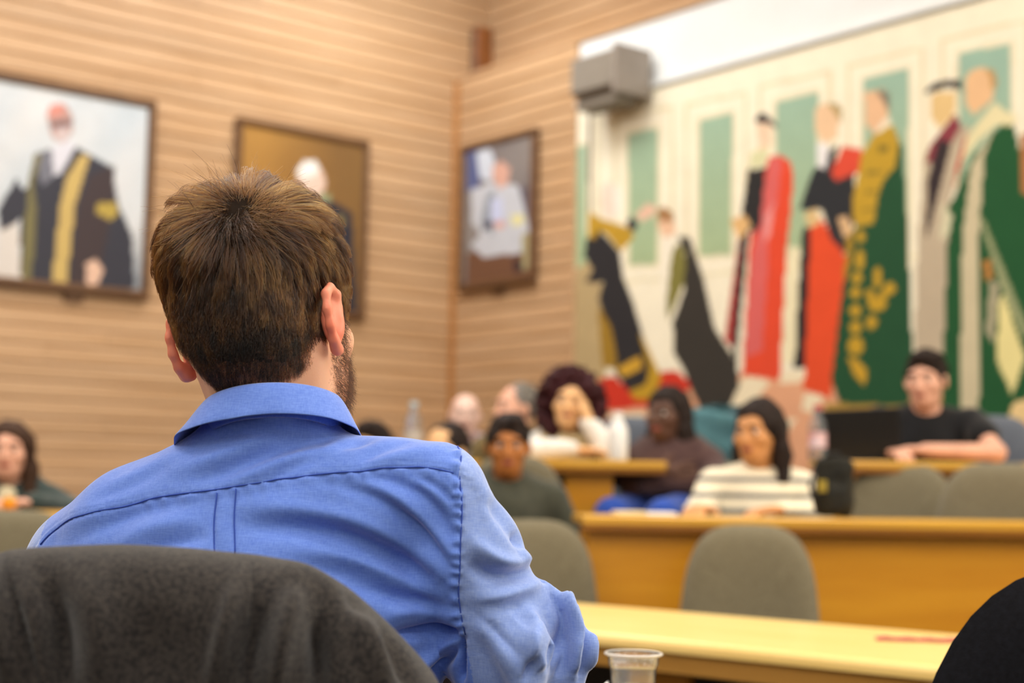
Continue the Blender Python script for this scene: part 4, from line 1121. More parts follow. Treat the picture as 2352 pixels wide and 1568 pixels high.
bottle('clear water bottle on the back row desk, above the blue shoulder', 947, 6.75, 1.1705, 0.26, 0.042, clear, mat('pale_blue_cap', (190, 206, 214), 0.4, 0.4, scale=5), mat('grey_wrapper', (196, 188, 180), 0.5, 0.3, scale=9))

# laptop seen from behind
p = at(1975, 1050, 6.12); lt = empty('laptop', (p[0], p[1], 1.1855), rad(-8)); tag(lt, 'open black laptop seen from behind on the right desk', 'laptop')
MB().box(-0.175, 0.175, 0.0, 0.20, 0, 0.016, 0.004).build('base', M['black'], lt)
sc = MB().box(-0.165, 0.165, -0.004, 0.004, 0.0, 0.205, 0.003).build('screen_lid', M['black'], lt, (0, 0.004, 0.012)); sc.rotation_euler = (rad(14), rad(-3), 0)

# papers and an open notebook in front of the striped sweater
p = at(1480, 1172, 5.0); nb = empty('notebook', (p[0], p[1], 0.9725), rad(4)); tag(nb, 'open cream notebook on the long desk', 'notebook')
MB().box(-0.10, -0.001, -0.06, 0.08, 0, 0.012, 0.003).build('page_block', mat('cream_paper', (236, 222, 178), 0.8, 0.2, scale=5), nb)
MB().box(0.001, 0.10, -0.06, 0.08, 0, 0.010, 0.003).build('page_block', M['paper'], nb)
p = at(20, 1165, 5.5); fr_ = empty('orange_fruit', (p[0], p[1], 0.9405)); fr_.scale = (0.75,) * 3; tag(fr_, 'small orange fruit on the left desk', 'fruit')
MB().lathe([(0.008, 0.0), (0.024, 0.006), (0.034, 0.022), (0.036, 0.036), (0.030, 0.054), (0.014, 0.066), (0.004, 0.067)], 20).build('flesh', mat('orange_peel', (226, 150, 36), 0.5, 0.4, scale=40, bump=0.3), fr_, smooth=True)
MB().lathe([(0.005, 0.066), (0.004, 0.071)], 8).build('stalk', M['lip'], fr_)

# dark bag on the desk next to the striped sweater
p = at(1915, 1100, 4.99)
S = SDF((-0.22, -0.16, -0.02), (0.22, 0.16, 0.55), 0.008)
S.box((0, 0, 0.24), (0.135, 0.085, 0.23), rotx(rad(-4)), 0.07, 0.02); S.ell((0, -0.08, 0.14), (0.11, 0.06, 0.13), None, 0.03)
S.noise(0.006, 30, 4)
bk = empty('shoulder_bag', (p[0], p[1], 0.9735), rad(-20)); bk.scale = (0.47, 0.40, 0.43); tag(bk, 'small dark olive bag with a yellow tag standing beside the striped sweater', 'bag')
S.build('bag', mat('dark_canvas', (46, 44, 36), 0.8, 0.2, c2=(30, 30, 28), scale=20, bump=0.3), bk, (0, 0, 0))
MB().tube([(-0.06, -0.02, 0.455), (-0.03, -0.03, 0.50), (0.03, -0.03, 0.50), (0.06, -0.02, 0.455)], 0.012, 8).build('carry_handle', M['black'], bk, smooth=True)
MB().tube([(-0.12, -0.05, 0.40), (-0.15, -0.13, 0.25), (-0.10, -0.14, 0.06)], 0.016, 8).build('strap', M['black'], bk, smooth=True)
MB().box(-0.09, -0.03, -0.162, -0.148, 0.20, 0.29, 0.004).build('tag', mat('yellow_tag', (170, 150, 60), 0.6, 0.3, scale=8), bk)

# teal coat over the chair behind the brown sweater
p = at(1655, 1100, 6.62)
S = SDF((-0.34, -0.2, 0.2), (0.34, 0.35, 1.1), 0.01)
S.box((0, 0.22, 0.72), (0.235, 0.075, 0.28), rotx(rad(9)), 0.06, 0.03); S.ell((-0.12, 0.14, 0.80), (0.12, 0.06, 0.17), None, 0.04); S.ell((0.1, 0.15, 0.7), (0.12, 0.06, 0.2), None, 0.04)
S.noise(0.012, 20, 9)
S.box((0, 0.205, 0.70), (0.225, 0.05, 0.30), rotx(rad(9)), 0.03, 0.0, 'sub')
ct = S.build('coat', mat('teal_fabric', (84, 124, 130), 0.9, 0.2, c2=(60, 92, 100), scale=9, bump=0.2), None, (0, 0, 0))
ct.location = (p[0], p[1], TIER2); ct.rotation_euler = (0, 0, rad(-18)); tag(ct, 'teal coat hanging over the chair behind the person in brown', 'coat')

# lanyard strip on the front table
pl0 = at(2010, 1472, 3.15)
q0 = np.array([0.0, 0.0])
def on_table(px, py, zt):
    d = ray(px, py); t = (zt - CAM_H) / d[2]; return EYE + d * t
a = on_table(2012, 1468, TH); b = on_table(2215, 1474, TH)
ly = MB(); dirv = (b - a) / np.linalg.norm(b - a); sd = np.array([-dirv[1], dirv[0], 0]) * 0.03
n = 14; Vv = []
for i in range(n + 1):
    c = a + (b - a) * i / n + sd * 0.12 * math.sin(i * 1.1); up = 0.0015 + 0.003 * abs(math.sin(i * 0.9))
    Vv += [c - sd + ZUP * up, c + sd + ZUP * up, c + sd + ZUP * (up + 0.0012), c - sd + ZUP * (up + 0.0012)]
Ff = [[0, 1, 2, 3], [4 * n + 3, 4 * n + 2, 4 * n + 1, 4 * n]]
for i in range(n):
    for k in range(4): Ff.append([4 * i + k, 4 * (i + 1) + k, 4 * (i + 1) + (k + 1) % 4, 4 * i + (k + 1) % 4])
base = a.copy(); base[2] = TH
lo_ = link('ribbon', mesh_np('ribbon', np.array(Vv) - base, Ff), mat('pink_ribbon', (196, 92, 88), 0.6, 0.3, c2=(180, 60, 76), scale=60), None, base)
tag(lo_, 'flat pink ribbon lying on the pale front table', 'ribbon')

# plastic cup with water, sheet of paper
cp = at(1455, 1500, 2.02); CZ = TH + 0.0005
cup = empty('plastic_cup', (cp[0], cp[1], CZ)); tag(cup, 'clear plastic cup half full of water on the near table', 'cup')
hc_ = at(1455, 1499, 2.02)[2] - CZ; r1 = 0.0365; r0 = 0.024
prof = [(r0 * 0.2, 0.0), (r0, 0.0), (r0 + 0.001, 0.004), (r1 - 0.006, hc_ - 0.022), (r1 - 0.0055, hc_ - 0.018), (r1 - 0.0035, hc_ - 0.016), (r1 - 0.002, hc_ - 0.004), (r1 + 0.0015, hc_ - 0.003),
        (r1 + 0.002, hc_ - 0.001), (r1 + 0.0005, hc_), (r1 - 0.003, hc_ - 0.003), (r1 - 0.0045, hc_ - 0.016), (r1 - 0.0065, hc_ - 0.019), (r1 - 0.007, hc_ - 0.022), (r0, 0.005), (r0 * 0.2, 0.0045)]
m = MB().lathe(prof, 40)
cupm = mat('cup_plastic', (250, 250, 250), 0.08, 0.5, trans=0.92, ior=1.35)
m.build('cup_wall', cupm, cup, smooth=True)
MB().lathe([(r1 - 0.0005, hc_ - 0.0025), (r1 + 0.0026, hc_ - 0.0022), (r1 + 0.0030, hc_ - 0.0002), (r1 + 0.001, hc_ + 0.001), (r1 - 0.0015, hc_)], 40, cap=False).build('rim', mat('cup_rim', (244, 240, 234), 0.2, 0.5, trans=0.35, ior=1.4), cup, smooth=True)
wl_ = hc_ * 0.58; rw = r0 + (r1 - 0.007 - r0) * wl_ / (hc_ - 0.022)
MB().lathe([(r0 * 0.98, 0.0055), (rw - 0.0006, wl_)], 40).build('water', mat('water', (255, 255, 255), 0.0, 0.5, trans=1.0, ior=1.33), cup, smooth=False)
pp = at(1330, 1562, 1.95)
pr = MB(); nx, ny = 10, 8; Vv = []; Ff = []
for j in range(ny + 1):
    for i in range(nx + 1):
        u = i / nx; v = j / ny; Vv.append((-0.105 + 0.21 * u, -0.15 + 0.30 * v, 0.0015 + 0.060 * u ** 3 * v ** 2))
for j in range(ny):
    for i in range(nx):
        k = j * (nx + 1) + i; Ff.append([k, k + 1, k + nx + 2, k + nx + 1])
sh = link('paper_sheet', mesh_np('paper_sheet', Vv, Ff), M['paper'], None, (0.025, 1.945, TH), rad(-4), smooth=True)
so = sh.modifiers.new('solid', 'SOLIDIFY'); so.thickness = 0.0004; so.offset = 1
tag(sh, 'white sheet of paper with a lifted corner beside the cup', 'paper')
# ------------------------------------------------------------------ the man in the blue shirt, seen from behind
BYAW = rad(-18)                                   # shoulders turned: his right side nearer to the camera
e_r = np.array([math.cos(BYAW), math.sin(BYAW), 0.0]); e_f = np.array([-math.sin(BYAW), math.cos(BYAW), 0.0])
HS = 1.03
HC = at(604, 722, 1.50)
HR = rotz(rad(180 - 16)) @ roty(rad(9)) @ rotx(rad(4))     # local front is -y
def HL(x, y, z): return HC + HR @ (np.array([x, y, z]) * HS)
NB = at(628, 985, 1.485)                          # base of the neck
SHL = at(196, 1296, 1.565); SHR = at(1000, 1130, 1.44)
ELR = at(1206, 1500, 1.47); ELL = at(95, 1490, 1.60)
WRR = np.array([ELR[0] - 0.02, 1.74, 0.805]); WRL = np.array([-0.40, 1.84, 0.80])
MANBASE = np.array([-0.25, 1.56, 0.0])
skin_man = mat('skin_man', (224, 176, 146), 0.48, 0.35, c2=(214, 160, 130), scale=22, sub=0.3, bump=0.12, bscale=500, bdist=0.001)
skin_ear = mat('skin_man_ear', (226, 150, 124), 0.45, 0.35, c2=(220, 122, 94), scale=26, sub=0.25, bump=0.08, bscale=400, bdist=0.001)

S = SDF((HC[0] - 0.38, 1.34, HC[2] - 0.47), (HC[0] + 0.34, 2.04, HC[2] + 0.15), 0.0042)
head(S, HC, HR, HS, 1.12, ears=False)
S.ell(HL(0, -0.035, -0.062), np.array((0.058, 0.058, 0.048)) * HS, HR, 0.03)           # jaw
S.ell(HL(0, 0.056, -0.030), np.array((0.054, 0.042, 0.052)) * HS, HR, 0.03)            # back of the skull
S.chain([at(612, 828, 1.478), at(620, 905, 1.490), NB - ZUP * 0.03], [0.052, 0.050, 0.050], 0.025)
for sx in (-1, 1):                                                                     # neck muscles
    S.cap(HL(0.050 * sx, 0.018, -0.05), NB + e_r * (-0.028 * sx) + e_f * 0.03 - ZUP * 0.03, 0.014, 0.018, 0.02)
EARS = []; EARV = []; EARF = []
for sx in (-1, 1):
    c = HL(0.080 * sx, 0.016, -0.022); EARS.append(c)
    Re = HR @ rotz(rad(17 * sx)) @ roty(rad(4 * sx)) @ rotx(rad(-10))
    E = lambda x, y, z: c + Re @ (np.array([x * sx, y, z]) * HS)
    Q = SDF(c - 0.055, c + 0.055, 0.0016)
    Q.ell(c + Re @ np.array([-0.004 * sx, -0.002, 0]), np.array((0.0058, 0.0155, 0.026)) * HS, Re, 0.004)
    Q.ell(E(-0.006, -0.006, -0.002), np.array((0.012, 0.009, 0.018)) * HS, Re, 0.006)
    rim = [E(-0.002, -0.014, 0.010), E(0.001, -0.010, 0.024), E(0.003, 0.002, 0.031), E(0.006, 0.013, 0.025), E(0.0085, 0.0175, 0.010), E(0.0085, 0.0165, -0.006), E(0.006, 0.011, -0.020), E(0.002, 0.004, -0.029), E(-0.003, -0.005, -0.030)]
    Q.chain(rim, [0.0030, 0.0036, 0.0042, 0.0044, 0.0044, 0.0044, 0.0048, 0.0056, 0.0050], 0.006)
    Q.ell(E(0.009, -0.002, 0.002), np.array((0.007, 0.009, 0.017)) * HS, Re, 0.004, 'sub')
    ev, ef = Q.verts_faces(); EARV.append(relax(ev, ef, 14)); EARF.append(ef)
# trunk, arms and hands under the clothes (one continuous body)
TC = at(585, 1330, 1.53)
S.chain([NB - ZUP * 0.05, TC - ZUP * 0.04, TC - ZUP * 0.12], [0.045, 0.085, 0.10], 0.03)
S.cap(SHL * 0.9 + SHR * 0.1, SHR * 0.9 + SHL * 0.1, 0.028, None, 0.03)
for sh_, el_, wr_, tp_, sd_ in ((SHL, ELL, WRL, WRL + (0.12, 0.10, -0.005), 1), (SHR, ELR, WRR, WRR + (-0.14, 0.08, -0.015), -1)):
    S.chain([sh_, el_, wr_], [0.030, 0.024, 0.024], 0.02)
    hand(S, wr_, tp_, (0, 0, -1), 1.05, 0.3, sd_)
HEADSDF = S
HD_, Hlo, Hh = S.D.copy(), S.lo.copy(), S.h
V, F = S.verts_faces(); V = relax(V, F, 2)
nsk = len(F)
for ev, ef in zip(EARV, EARF):
    F = np.concatenate([F, ef + len(V)]); V = np.concatenate([V, ev])
man = link('person', mesh_np('person', V - MANBASE, F), skin_man, None, MANBASE, smooth=True)
man.data.materials.append(skin_ear)
mi = np.zeros(len(F), np.int32); mi[nsk:] = 1
man.data.polygons.foreach_set('material_index', mi)
tag(man, 'man in a blue shirt seen from behind, short brown hair, seated in the foreground', 'person')

# ---------------- shirt
S = SDF((-0.64, 1.28, 0.56), (0.20, 1.90, 1.19), 0.0046)
Rb = rotz(BYAW)
NZ = NB[2]
S.ell(TC + np.array([0, 0.0, -0.06]), (0.200, 0.135, 0.20), Rb, 0.02)
S.ell(TC + np.array([-0.01, -0.012, -0.005]), (0.215, 0.112, 0.115), Rb, 0.05)
S.chain([TC - ZUP * 0.05, TC - ZUP * 0.34], [0.15, 0.16], 0.05)
acl = at(196, 1296, 1.555); acr = at(1000, 1122, 1.43)
S.chain([at(560, 1120, 1.49), at(330, 1222, 1.51), acl], [0.066, 0.060, 0.055], 0.03)
S.chain([at(700, 1136, 1.475), at(860, 1150, 1.45), acr], [0.066, 0.056, 0.045], 0.03)
S.chain([NB - ZUP * 0.06, NB - ZUP * 0.02], [0.072, 0.062], 0.04)
S.chain([NB - ZUP * 0.02, NB + ZUP * 0.06], [0.060, 0.060], 0.012)
S.chain([acr + (0.004, 0, -0.012), at(1064, 1275, 1.445), ELR + (-0.016, 0, 0.0)], [0.045, 0.054, 0.056], 0.012)
# loose folds of the rolled sleeve at the elbow
S.chain([at(1246, 1350, 1.455), at(1296, 1412, 1.45), at(1316, 1495, 1.45), at(1300, 1580, 1.45)], [0.010, 0.016, 0.018, 0.016], 0.006)
S.chain([at(1216, 1420, 1.412), at(1238, 1485, 1.405), at(1225, 1570, 1.41)], [0.010, 0.013, 0.012], 0.012)
S.chain([at(1128, 1440, 1.400), at(1180, 1500, 1.398), at(1205, 1580, 1.40)], [0.009, 0.011, 0.011], 0.02)
S.chain([ELR + (-0.014, 0, 0), ELR * 0.45 + WRR * 0.55], [0.058, 0.054], 0.02)
S.chain([acl, ELL], [0.055, 0.058], 0.02); S.chain([ELL, ELL * 0.45 + WRL * 0.55], [0.058, 0.055], 0.02)
S.cut_above(NB + ZUP * 0.012, e_f * 0.25 + ZUP)
S.cap(at(618, 890, 1.490), NB + ZUP * 0.0, 0.050, 0.049, 0.004, 'sub')
V, F = S.verts_faces(); V = relax(V, F, 4)
def densify(V, F, it=1):
    """Catmull-free subdivision: split every quad in four (smooth by relax)"""
    for _ in range(it):
        E = np.concatenate([F[:, [0, 1]], F[:, [1, 2]], F[:, [2, 3]], F[:, [3, 0]]]); Es = np.sort(E, 1)
        key = Es[:, 0].astype(np.int64) * len(V) + Es[:, 1]; u, inv = np.unique(key, return_inverse=True)
        m = np.stack([u // len(V), u % len(V)], 1); nv = len(V); me_ = V[m].mean(1); fcv = V[F].mean(1)
        V2 = np.concatenate([V, me_, fcv]); n = len(F); e = inv.reshape(4, n).T + nv; f = np.arange(n) + nv + len(u)
        F = np.concatenate([np.stack([F[:, i], e[:, i], f, e[:, (i + 3) % 4]], 1) for i in range(4)]); V = V2
    return V, F
front = V[F].mean(1)
N0 = vnormals(V, F)
# split only what the camera side shows
V, F = densify(V, F, 1); V = relax(V, F, 2)
N = vnormals(V, F)
view = V - EYE; view /= np.linalg.norm(view, axis=1, keepdims=True)
facing = np.clip(-(N * view).sum(1) * 3.0, 0, 1)
P = project(V)
def arclen(Pq, pts):
    """distance, arc length and side of nearest point on a polyline (pixels)"""
    d = np.full(len(Pq), 1e9); s = np.zeros(len(Pq)); sd = np.zeros(len(Pq)); L = 0.0
    for a, b in zip(pts[:-1], pts[1:]):
        a = np.array(a, float); b = np.array(b, float); ab = b - a; l = np.linalg.norm(ab)
        t = np.clip(((Pq - a) @ ab) / (l * l), 0, 1); q = Pq - a - t[:, None] * ab; dd = np.hypot(*q.T)
        m = dd < d; d[m] = dd[m]; s[m] = L + t[m] * l; sd[m] = (ab[0] * q[m, 1] - ab[1] * q[m, 0]) / l; L += l
    return d, s, sd, L
def smooth_poly(pts, n=5):
    pts = np.array(pts, float); out = []
    for i in range(len(pts) - 1):
        p0 = pts[max(i - 1, 0)]; p1 = pts[i]; p2 = pts[i + 1]; p3 = pts[min(i + 2, len(pts) - 1)]
        for k in range(n):
            t = k / n; out.append(0.5 * (2 * p1 + (p2 - p0) * t + (2 * p0 - 5 * p1 + 4 * p2 - p3) * t * t + (3 * p1 - p0 - 3 * p2 + p3) * t ** 3))
    out.append(pts[-1]); return [tuple(p) for p in out]
def fold(pts, amp, w, taper=True, asym=0.0):
    d, s, sd, L = arclen(P, smooth_poly(pts))
    t = np.clip(s / L, 0, 1); env = np.sin(np.pi * np.clip(t, 0.02, 0.98)) ** 0.6 if taper else 1.0
    ww = np.where(sd > 0, w * (1 + asym), w * (1 - asym))
    return amp * np.exp(-(d / ww) ** 2) * env
YOKE = [(92, 1250), (110, 1228), (162, 1195), (232, 1172), (325, 1151), (418, 1135), (534, 1118), (650, 1099), (743, 1087), (800, 1081), (909, 1072), (1002, 1074), (1056, 1091)]
ARMH = [(1058, 1012), (1060, 1040), (1055, 1091), (1063, 1142), (1060, 1211), (1057, 1281), (1053, 1374), (1060, 1420), (1069, 1470)]
disp = np.zeros(len(V))
d, s, sd, L = arclen(P, smooth_poly(YOKE))
disp += -0.0018 * np.exp(-(d / 3.2) ** 2) - 0.0009 * np.exp(-((sd + 9) / 3.0) ** 2) * (d < 20)
disp += np.where(sd < 0, 0.0011 * np.exp(-(d / 40) ** 2), 0)
low = np.exp(-(d / 26) ** 2) * (sd > 2)
disp += low * 0.0011 * np.sin(s / 7.2 + 2 * np.sin(s / 41.0)) * (s > 250) - 0.0012 * np.exp(-((sd - 22) / 14) ** 2) * (d < 60)
d, s, sd, L = arclen(P, smooth_poly(ARMH))
disp += -0.0016 * np.exp(-(d / 3.0) ** 2)
pk = np.exp(-((sd - 9) / 11) ** 2)
disp += pk * 0.0019 * np.sin(s / 4.4 + 1.5 * np.sin(s / 23.0)) + 0.0012 * np.exp(-((sd - 8) / 9) ** 2)
for pts, amp, w in (
        ([(500, 1130), (492, 1180), (494, 1300)], -0.0016, 3.5), ([(541, 1122), (537, 1180), (541, 1300)], -0.0016, 3.5),
        ([(516, 1124), (514, 1180), (517, 1300)], 0.0012, 22),
        # yoke
        ([(800, 990), (730, 1004), (640, 1030), (520, 1080), (430, 1115)], -0.0052, 20), ([(830, 1008), (740, 1032), (640, 1062), (540, 1100)], 0.0035, 18),
        ([(470, 1000), (540, 985), (640, 990), (720, 985)], -0.0035, 16), ([(760, 1000), (700, 1060), (620, 1095)], -0.002, 16), ([(600, 1010), (500, 1050), (380, 1090)], 0.0035, 20),
        ([(420, 1040), (330, 1085), (240, 1120)], 0.0025, 16), ([(400, 1070), (300, 1110), (200, 1160)], -0.0025, 16), ([(860, 1000), (800, 1015), (765, 1030)], -0.004, 12),
        ([(950, 1016), (880, 1030), (820, 1060)], -0.003, 14), ([(1000, 1030), (930, 1045), (850, 1065)], 0.002, 14),
        # back
        ([(560, 1210), (680, 1212), (780, 1228), (900, 1275), (1010, 1340)], -0.0065, 22), ([(570, 1165), (700, 1172), (830, 1200), (940, 1262), (1030, 1345)], 0.0045, 22),
        ([(760, 1110), (860, 1140), (950, 1205), (1020, 1285), (1045, 1330)], -0.0050, 17), ([(860, 1090), (950, 1125), (1010, 1180), (1050, 1250)], -0.0050, 14),
        ([(820, 1105), (920, 1150), (1000, 1230), (1048, 1300)], 0.0036, 13), ([(960, 1092), (1010, 1120), (1050, 1160)], -0.0035, 10), ([(620, 1290), (760, 1310), (880, 1350), (1000, 1400)], -0.004, 24),
        ([(700, 1262), (820, 1290), (930, 1340), (1040, 1400)], 0.004, 20), ([(780, 1340), (900, 1370), (1040, 1400)], -0.004, 18), ([(880, 1420), (960, 1400), (1050, 1425)], 0.005, 20),
        ([(900, 1460), (980, 1452), (1060, 1462)], -0.010, 13), ([(440, 1155), (330, 1175), (220, 1215), (130, 1260)], -0.003, 18), ([(470, 1190), (350, 1215), (250, 1260)], 0.003, 20), ([(480, 1230), (380, 1250), (300, 1290)], -0.004, 18),
        ([(930, 1568), (1000, 1500), (1045, 1470)], 0.006, 14), ([(980, 1568), (1030, 1510), (1050, 1475)], -0.006, 10),
        ([(1056, 1568), (1057, 1520), (1060, 1470)], -0.016, 7),
        # sleeve
        ([(1075, 1292), (1130, 1322), (1180, 1320), (1225, 1302)], -0.0085, 20), ([(1085, 1240), (1130, 1278), (1180, 1296), (1230, 1288)], 0.0065, 16),
        ([(1080, 1372), (1140, 1368), (1200, 1352), (1250, 1335)], 0.006, 20), ([(1110, 1150), (1150, 1190), (1180, 1240), (1190, 1262)], -0.0045, 14), ([(1130, 1120), (1168, 1165), (1190, 1200)], 0.0045, 13),
        ([(1186, 1215), (1194, 1240), (1205, 1262)], -0.007, 10), ([(1200, 1255), (1212, 1280), (1225, 1298)], 0.006, 10), ([(1215, 1296), (1238, 1312), (1252, 1335)], -0.006, 9),
        ([(1090, 1100), (1110, 1140), (1120, 1200)], 0.003, 14), ([(1085, 1410), (1140, 1450), (1200, 1520)], -0.004, 16), ([(1150, 1400), (1200, 1450), (1235, 1520)], 0.004, 18),
        ([(1200, 1568), (1225, 1520), (1240, 1480)], -0.006, 9), ([(1262, 1338), (1282, 1385), (1296, 1425), (1290, 1470), (1262, 1530)], -0.011, 15), ([(1290, 1352), (1312, 1400), (1325, 1470), (1318, 1550)], 0.012, 12),
        ([(1318, 1380), (1335, 1430), (1338, 1500), (1330, 1560)], -0.008, 8), ([(1236, 1420), (1232, 1500), (1250, 1540)], 0.008, 18), ([(1340, 1420), (1350, 1480), (1350, 1540)], 0.007, 9),
        ([(1300, 1450), (1300, 1510), (1280, 1560)], -0.007, 9)):
    disp += fold(pts, amp * 1.45, w)
# general soft creasing of the cotton
rg = np.random.default_rng(3)
q = V @ np.linalg.qr(rg.normal(size=(3, 3)))[0]
nz = sum(np.sin(V @ (rg.normal(size=3) * f_) + rg.uniform(0, 6)) * a_ for f_, a_ in ((18, 0.0010), (26, 0.0009), (40, 0.0006), (60, 0.00045), (85, 0.0003), (110, 0.00025), (33, 0.0008), (52, 0.0005)))
disp = disp * facing + nz
V = V + N * disp[:, None]
V = relax(V, F, 1, 0.35)
M['shirt'] = None
def shirt_mat(name='blue_chambray', ca=(84, 116, 204), cb=(110, 142, 220), sheen=0.5):
    m, nt, b = new_mat(name); L = nt.links.new
    tc = nt.nodes.new('ShaderNodeTexCoord')
    n1 = nt.nodes.new('ShaderNodeTexNoise'); n1.inputs['Scale'].default_value = 7; n1.inputs['Detail'].default_value = 4; L(tc.outputs['Object'], n1.inputs['Vector'])
    mp = nt.nodes.new('ShaderNodeMapping'); mp.inputs['Scale'].default_value = (120, 120, 900); mp.inputs['Rotation'].default_value = (0, 0.1, 0); L(tc.outputs['Object'], mp.inputs['Vector'])
    n2 = nt.nodes.new('ShaderNodeTexNoise'); n2.inputs['Scale'].default_value = 1.0; n2.inputs['Detail'].default_value = 3; L(mp.outputs[0], n2.inputs['Vector'])
    mp3 = nt.nodes.new('ShaderNodeMapping'); mp3.inputs['Scale'].default_value = (900, 300, 120); L(tc.outputs['Object'], mp3.inputs['Vector'])
    n3 = nt.nodes.new('ShaderNodeTexNoise'); n3.inputs['Scale'].default_value = 1.0; n3.inputs['Detail'].default_value = 3; L(mp3.outputs[0], n3.inputs['Vector'])
    av = nt.nodes.new('ShaderNodeMath'); av.operation = 'ADD'; L(n2.outputs['Fac'], av.inputs[0]); L(n3.outputs['Fac'], av.inputs[1])
    mr = nt.nodes.new('ShaderNodeMapRange'); mr.inputs[1].default_value = 0.6; mr.inputs[2].default_value = 1.4; L(av.outputs[0], mr.inputs[0])
    mx = nt.nodes.new('ShaderNodeMix'); mx.data_type = 'RGBA'; mx.inputs[6].default_value = (*lin(ca), 1); mx.inputs[7].default_value = (*lin(cb), 1); L(mr.outputs[0], mx.inputs[0])
    m2 = nt.nodes.new('ShaderNodeMix'); m2.data_type = 'RGBA'; m2.blend_type = 'MULTIPLY'; m2.inputs[0].default_value = 0.25; L(mx.outputs[2], m2.inputs[6]); L(n1.outputs['Color'], m2.inputs[7])
    L(mx.outputs[2], b.inputs['Base Color']); b.inputs['Roughness'].default_value = 0.75; b.inputs['Specular IOR Level'].default_value = 0.2
    b.inputs['Sheen Weight'].default_value = sheen; b.inputs['Sheen Roughness'].default_value = 0.4; b.inputs['Sheen Tint'].default_value = (0.85, 0.9, 1, 1)
    bp = nt.nodes.new('ShaderNodeBump'); bp.inputs['Strength'].default_value = 0.25; bp.inputs['Distance'].default_value = 0.0006; L(av.outputs[0], bp.inputs['Height'])
    n4 = nt.nodes.new('ShaderNodeTexNoise'); n4.inputs['Scale'].default_value = 55; n4.inputs['Detail'].default_value = 3; n4.inputs['Distortion'].default_value = 0.8; L(tc.outputs['Object'], n4.inputs['Vector'])
    b2 = nt.nodes.new('ShaderNodeBump'); b2.inputs['Strength'].default_value = 0.35; b2.inputs['Distance'].default_value = 0.002; L(n4.outputs['Fac'], b2.inputs['Height']); L(bp.outputs[0], b2.inputs['Normal'])
    L(b2.outputs[0], b.inputs['Normal'])
    return m
M['shirt'] = shirt_mat()
shirt = link('shirt', mesh_np('shirt', V - MANBASE, F), M['shirt'], man, smooth=True)
# sleeve faces take a paler, greyer blue with more sheen than the back
shirt.data.materials.append(shirt_mat('blue_chambray_sleeve', (112, 138, 204), (142, 164, 216), 0.7))
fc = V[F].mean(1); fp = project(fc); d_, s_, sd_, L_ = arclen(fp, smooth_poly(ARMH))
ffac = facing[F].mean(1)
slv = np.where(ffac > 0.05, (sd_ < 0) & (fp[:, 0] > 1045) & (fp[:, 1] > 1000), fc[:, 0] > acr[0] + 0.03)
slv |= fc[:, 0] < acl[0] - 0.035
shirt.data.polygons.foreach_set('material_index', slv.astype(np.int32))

# stitched seams: thin threads lying on the cloth
def seam(name, pts, off_px=0.0):
    pts = smooth_poly(pts, 6); out = []
    for (x, y) in pts:
        dd = np.hypot(P[:, 0] - x, P[:, 1] - y) + (facing < 0.15) * 1e4
        i = int(np.argmin(dd)); out.append(V[i] + N[i] * 0.0007 - MANBASE)
    o2 = [out[0]]
    for p_ in out[1:]:
        if np.linalg.norm(p_ - o2[-1]) > 0.006: o2.append(p_)
    a = np.array(o2)
    for _ in range(2): a[1:-1] = (a[:-2] + 2 * a[1:-1] + a[2:]) / 4
    return MB().tube(list(a), 0.0007, 6).build(name, mat('blue_thread', (58, 84, 176), 0.8, 0.2, scale=30), shirt, smooth=True)
seam('yoke_seam', YOKE); seam('armhole_seam', ARMH)
seam('pleat_seam', [(500, 1130), (492, 1180), (494, 1290)]); seam('pleat_seam', [(541, 1122), (537, 1180), (541, 1290)])

# ---------------- collar
NCt = at(630, 930, 1.478)
def collar():
    n = 72; Vv = []; Ff = []; prof_n = 0
    zf0 = at(600, 884, 1.41)[2]
    tilt = 0.014
    for i in range(n + 1):
        ph = rad(-152) + rad(304) * i / n; c, s_ = math.cos(ph), math.sin(ph)
        dirv = e_r * s_ - e_f * c
        ax = 0.0665
        zf = zf0 - 0.030 * (1 - c) / 2 - 0.030 * max(0, -c) ** 1.5 + 0.010 * s_
        fall = 0.033 + 0.012 * (1 - c) / 2 - 0.006 * max(0, s_)
        flare = (0.010 + 0.016 * abs(s_) ** 1.3 + 0.008 * max(0, -c)) * (1 - 0.45 * max(0, s_))
        wv = 0.0010 * math.sin(ph * 7 + 1) + 0.0008 * math.sin(ph * 13)
        prof = [(ax - 0.005, zf - 0.034), (ax - 0.0045, zf - 0.012), (ax - 0.003, zf - 0.002), (ax, zf + 0.001), (ax + 0.0045, zf - 0.002), (ax + 0.007 + flare * 0.25, zf - fall * 0.35),
                (ax + 0.008 + flare * 0.6, zf - fall * 0.7), (ax + 0.008 + flare + wv, zf - fall), (ax + 0.0062 + flare + wv, zf - fall - 0.0007), (ax + 0.0058 + flare * 0.6, zf - fall * 0.7), (ax + 0.004 + flare * 0.2, zf - fall * 0.33), (ax + 0.0012, zf - 0.008), (ax - 0.0012, zf - 0.016), (ax - 0.0022, zf - 0.034)]
        prof_n = len(prof)
        for r, z in prof: Vv.append(np.array([NCt[0], NCt[1], 0]) + dirv * r + ZUP * z - MANBASE)
    for i in range(n):
        for k in range(prof_n):
            k2 = (k + 1) % prof_n; Ff.append([i * prof_n + k, i * prof_n + k2, (i + 1) * prof_n + k2, (i + 1) * prof_n + k])
    Ff.append(list(range(prof_n))); Ff.append([n * prof_n + k for k in range(prof_n)][::-1])
    return mesh_np('collar', Vv, Ff)
co = link('collar', collar(), M['shirt'], shirt, smooth=True)
ms = co.modifiers.new('sub', 'SUBSURF'); ms.levels = 1; ms.render_levels = 1

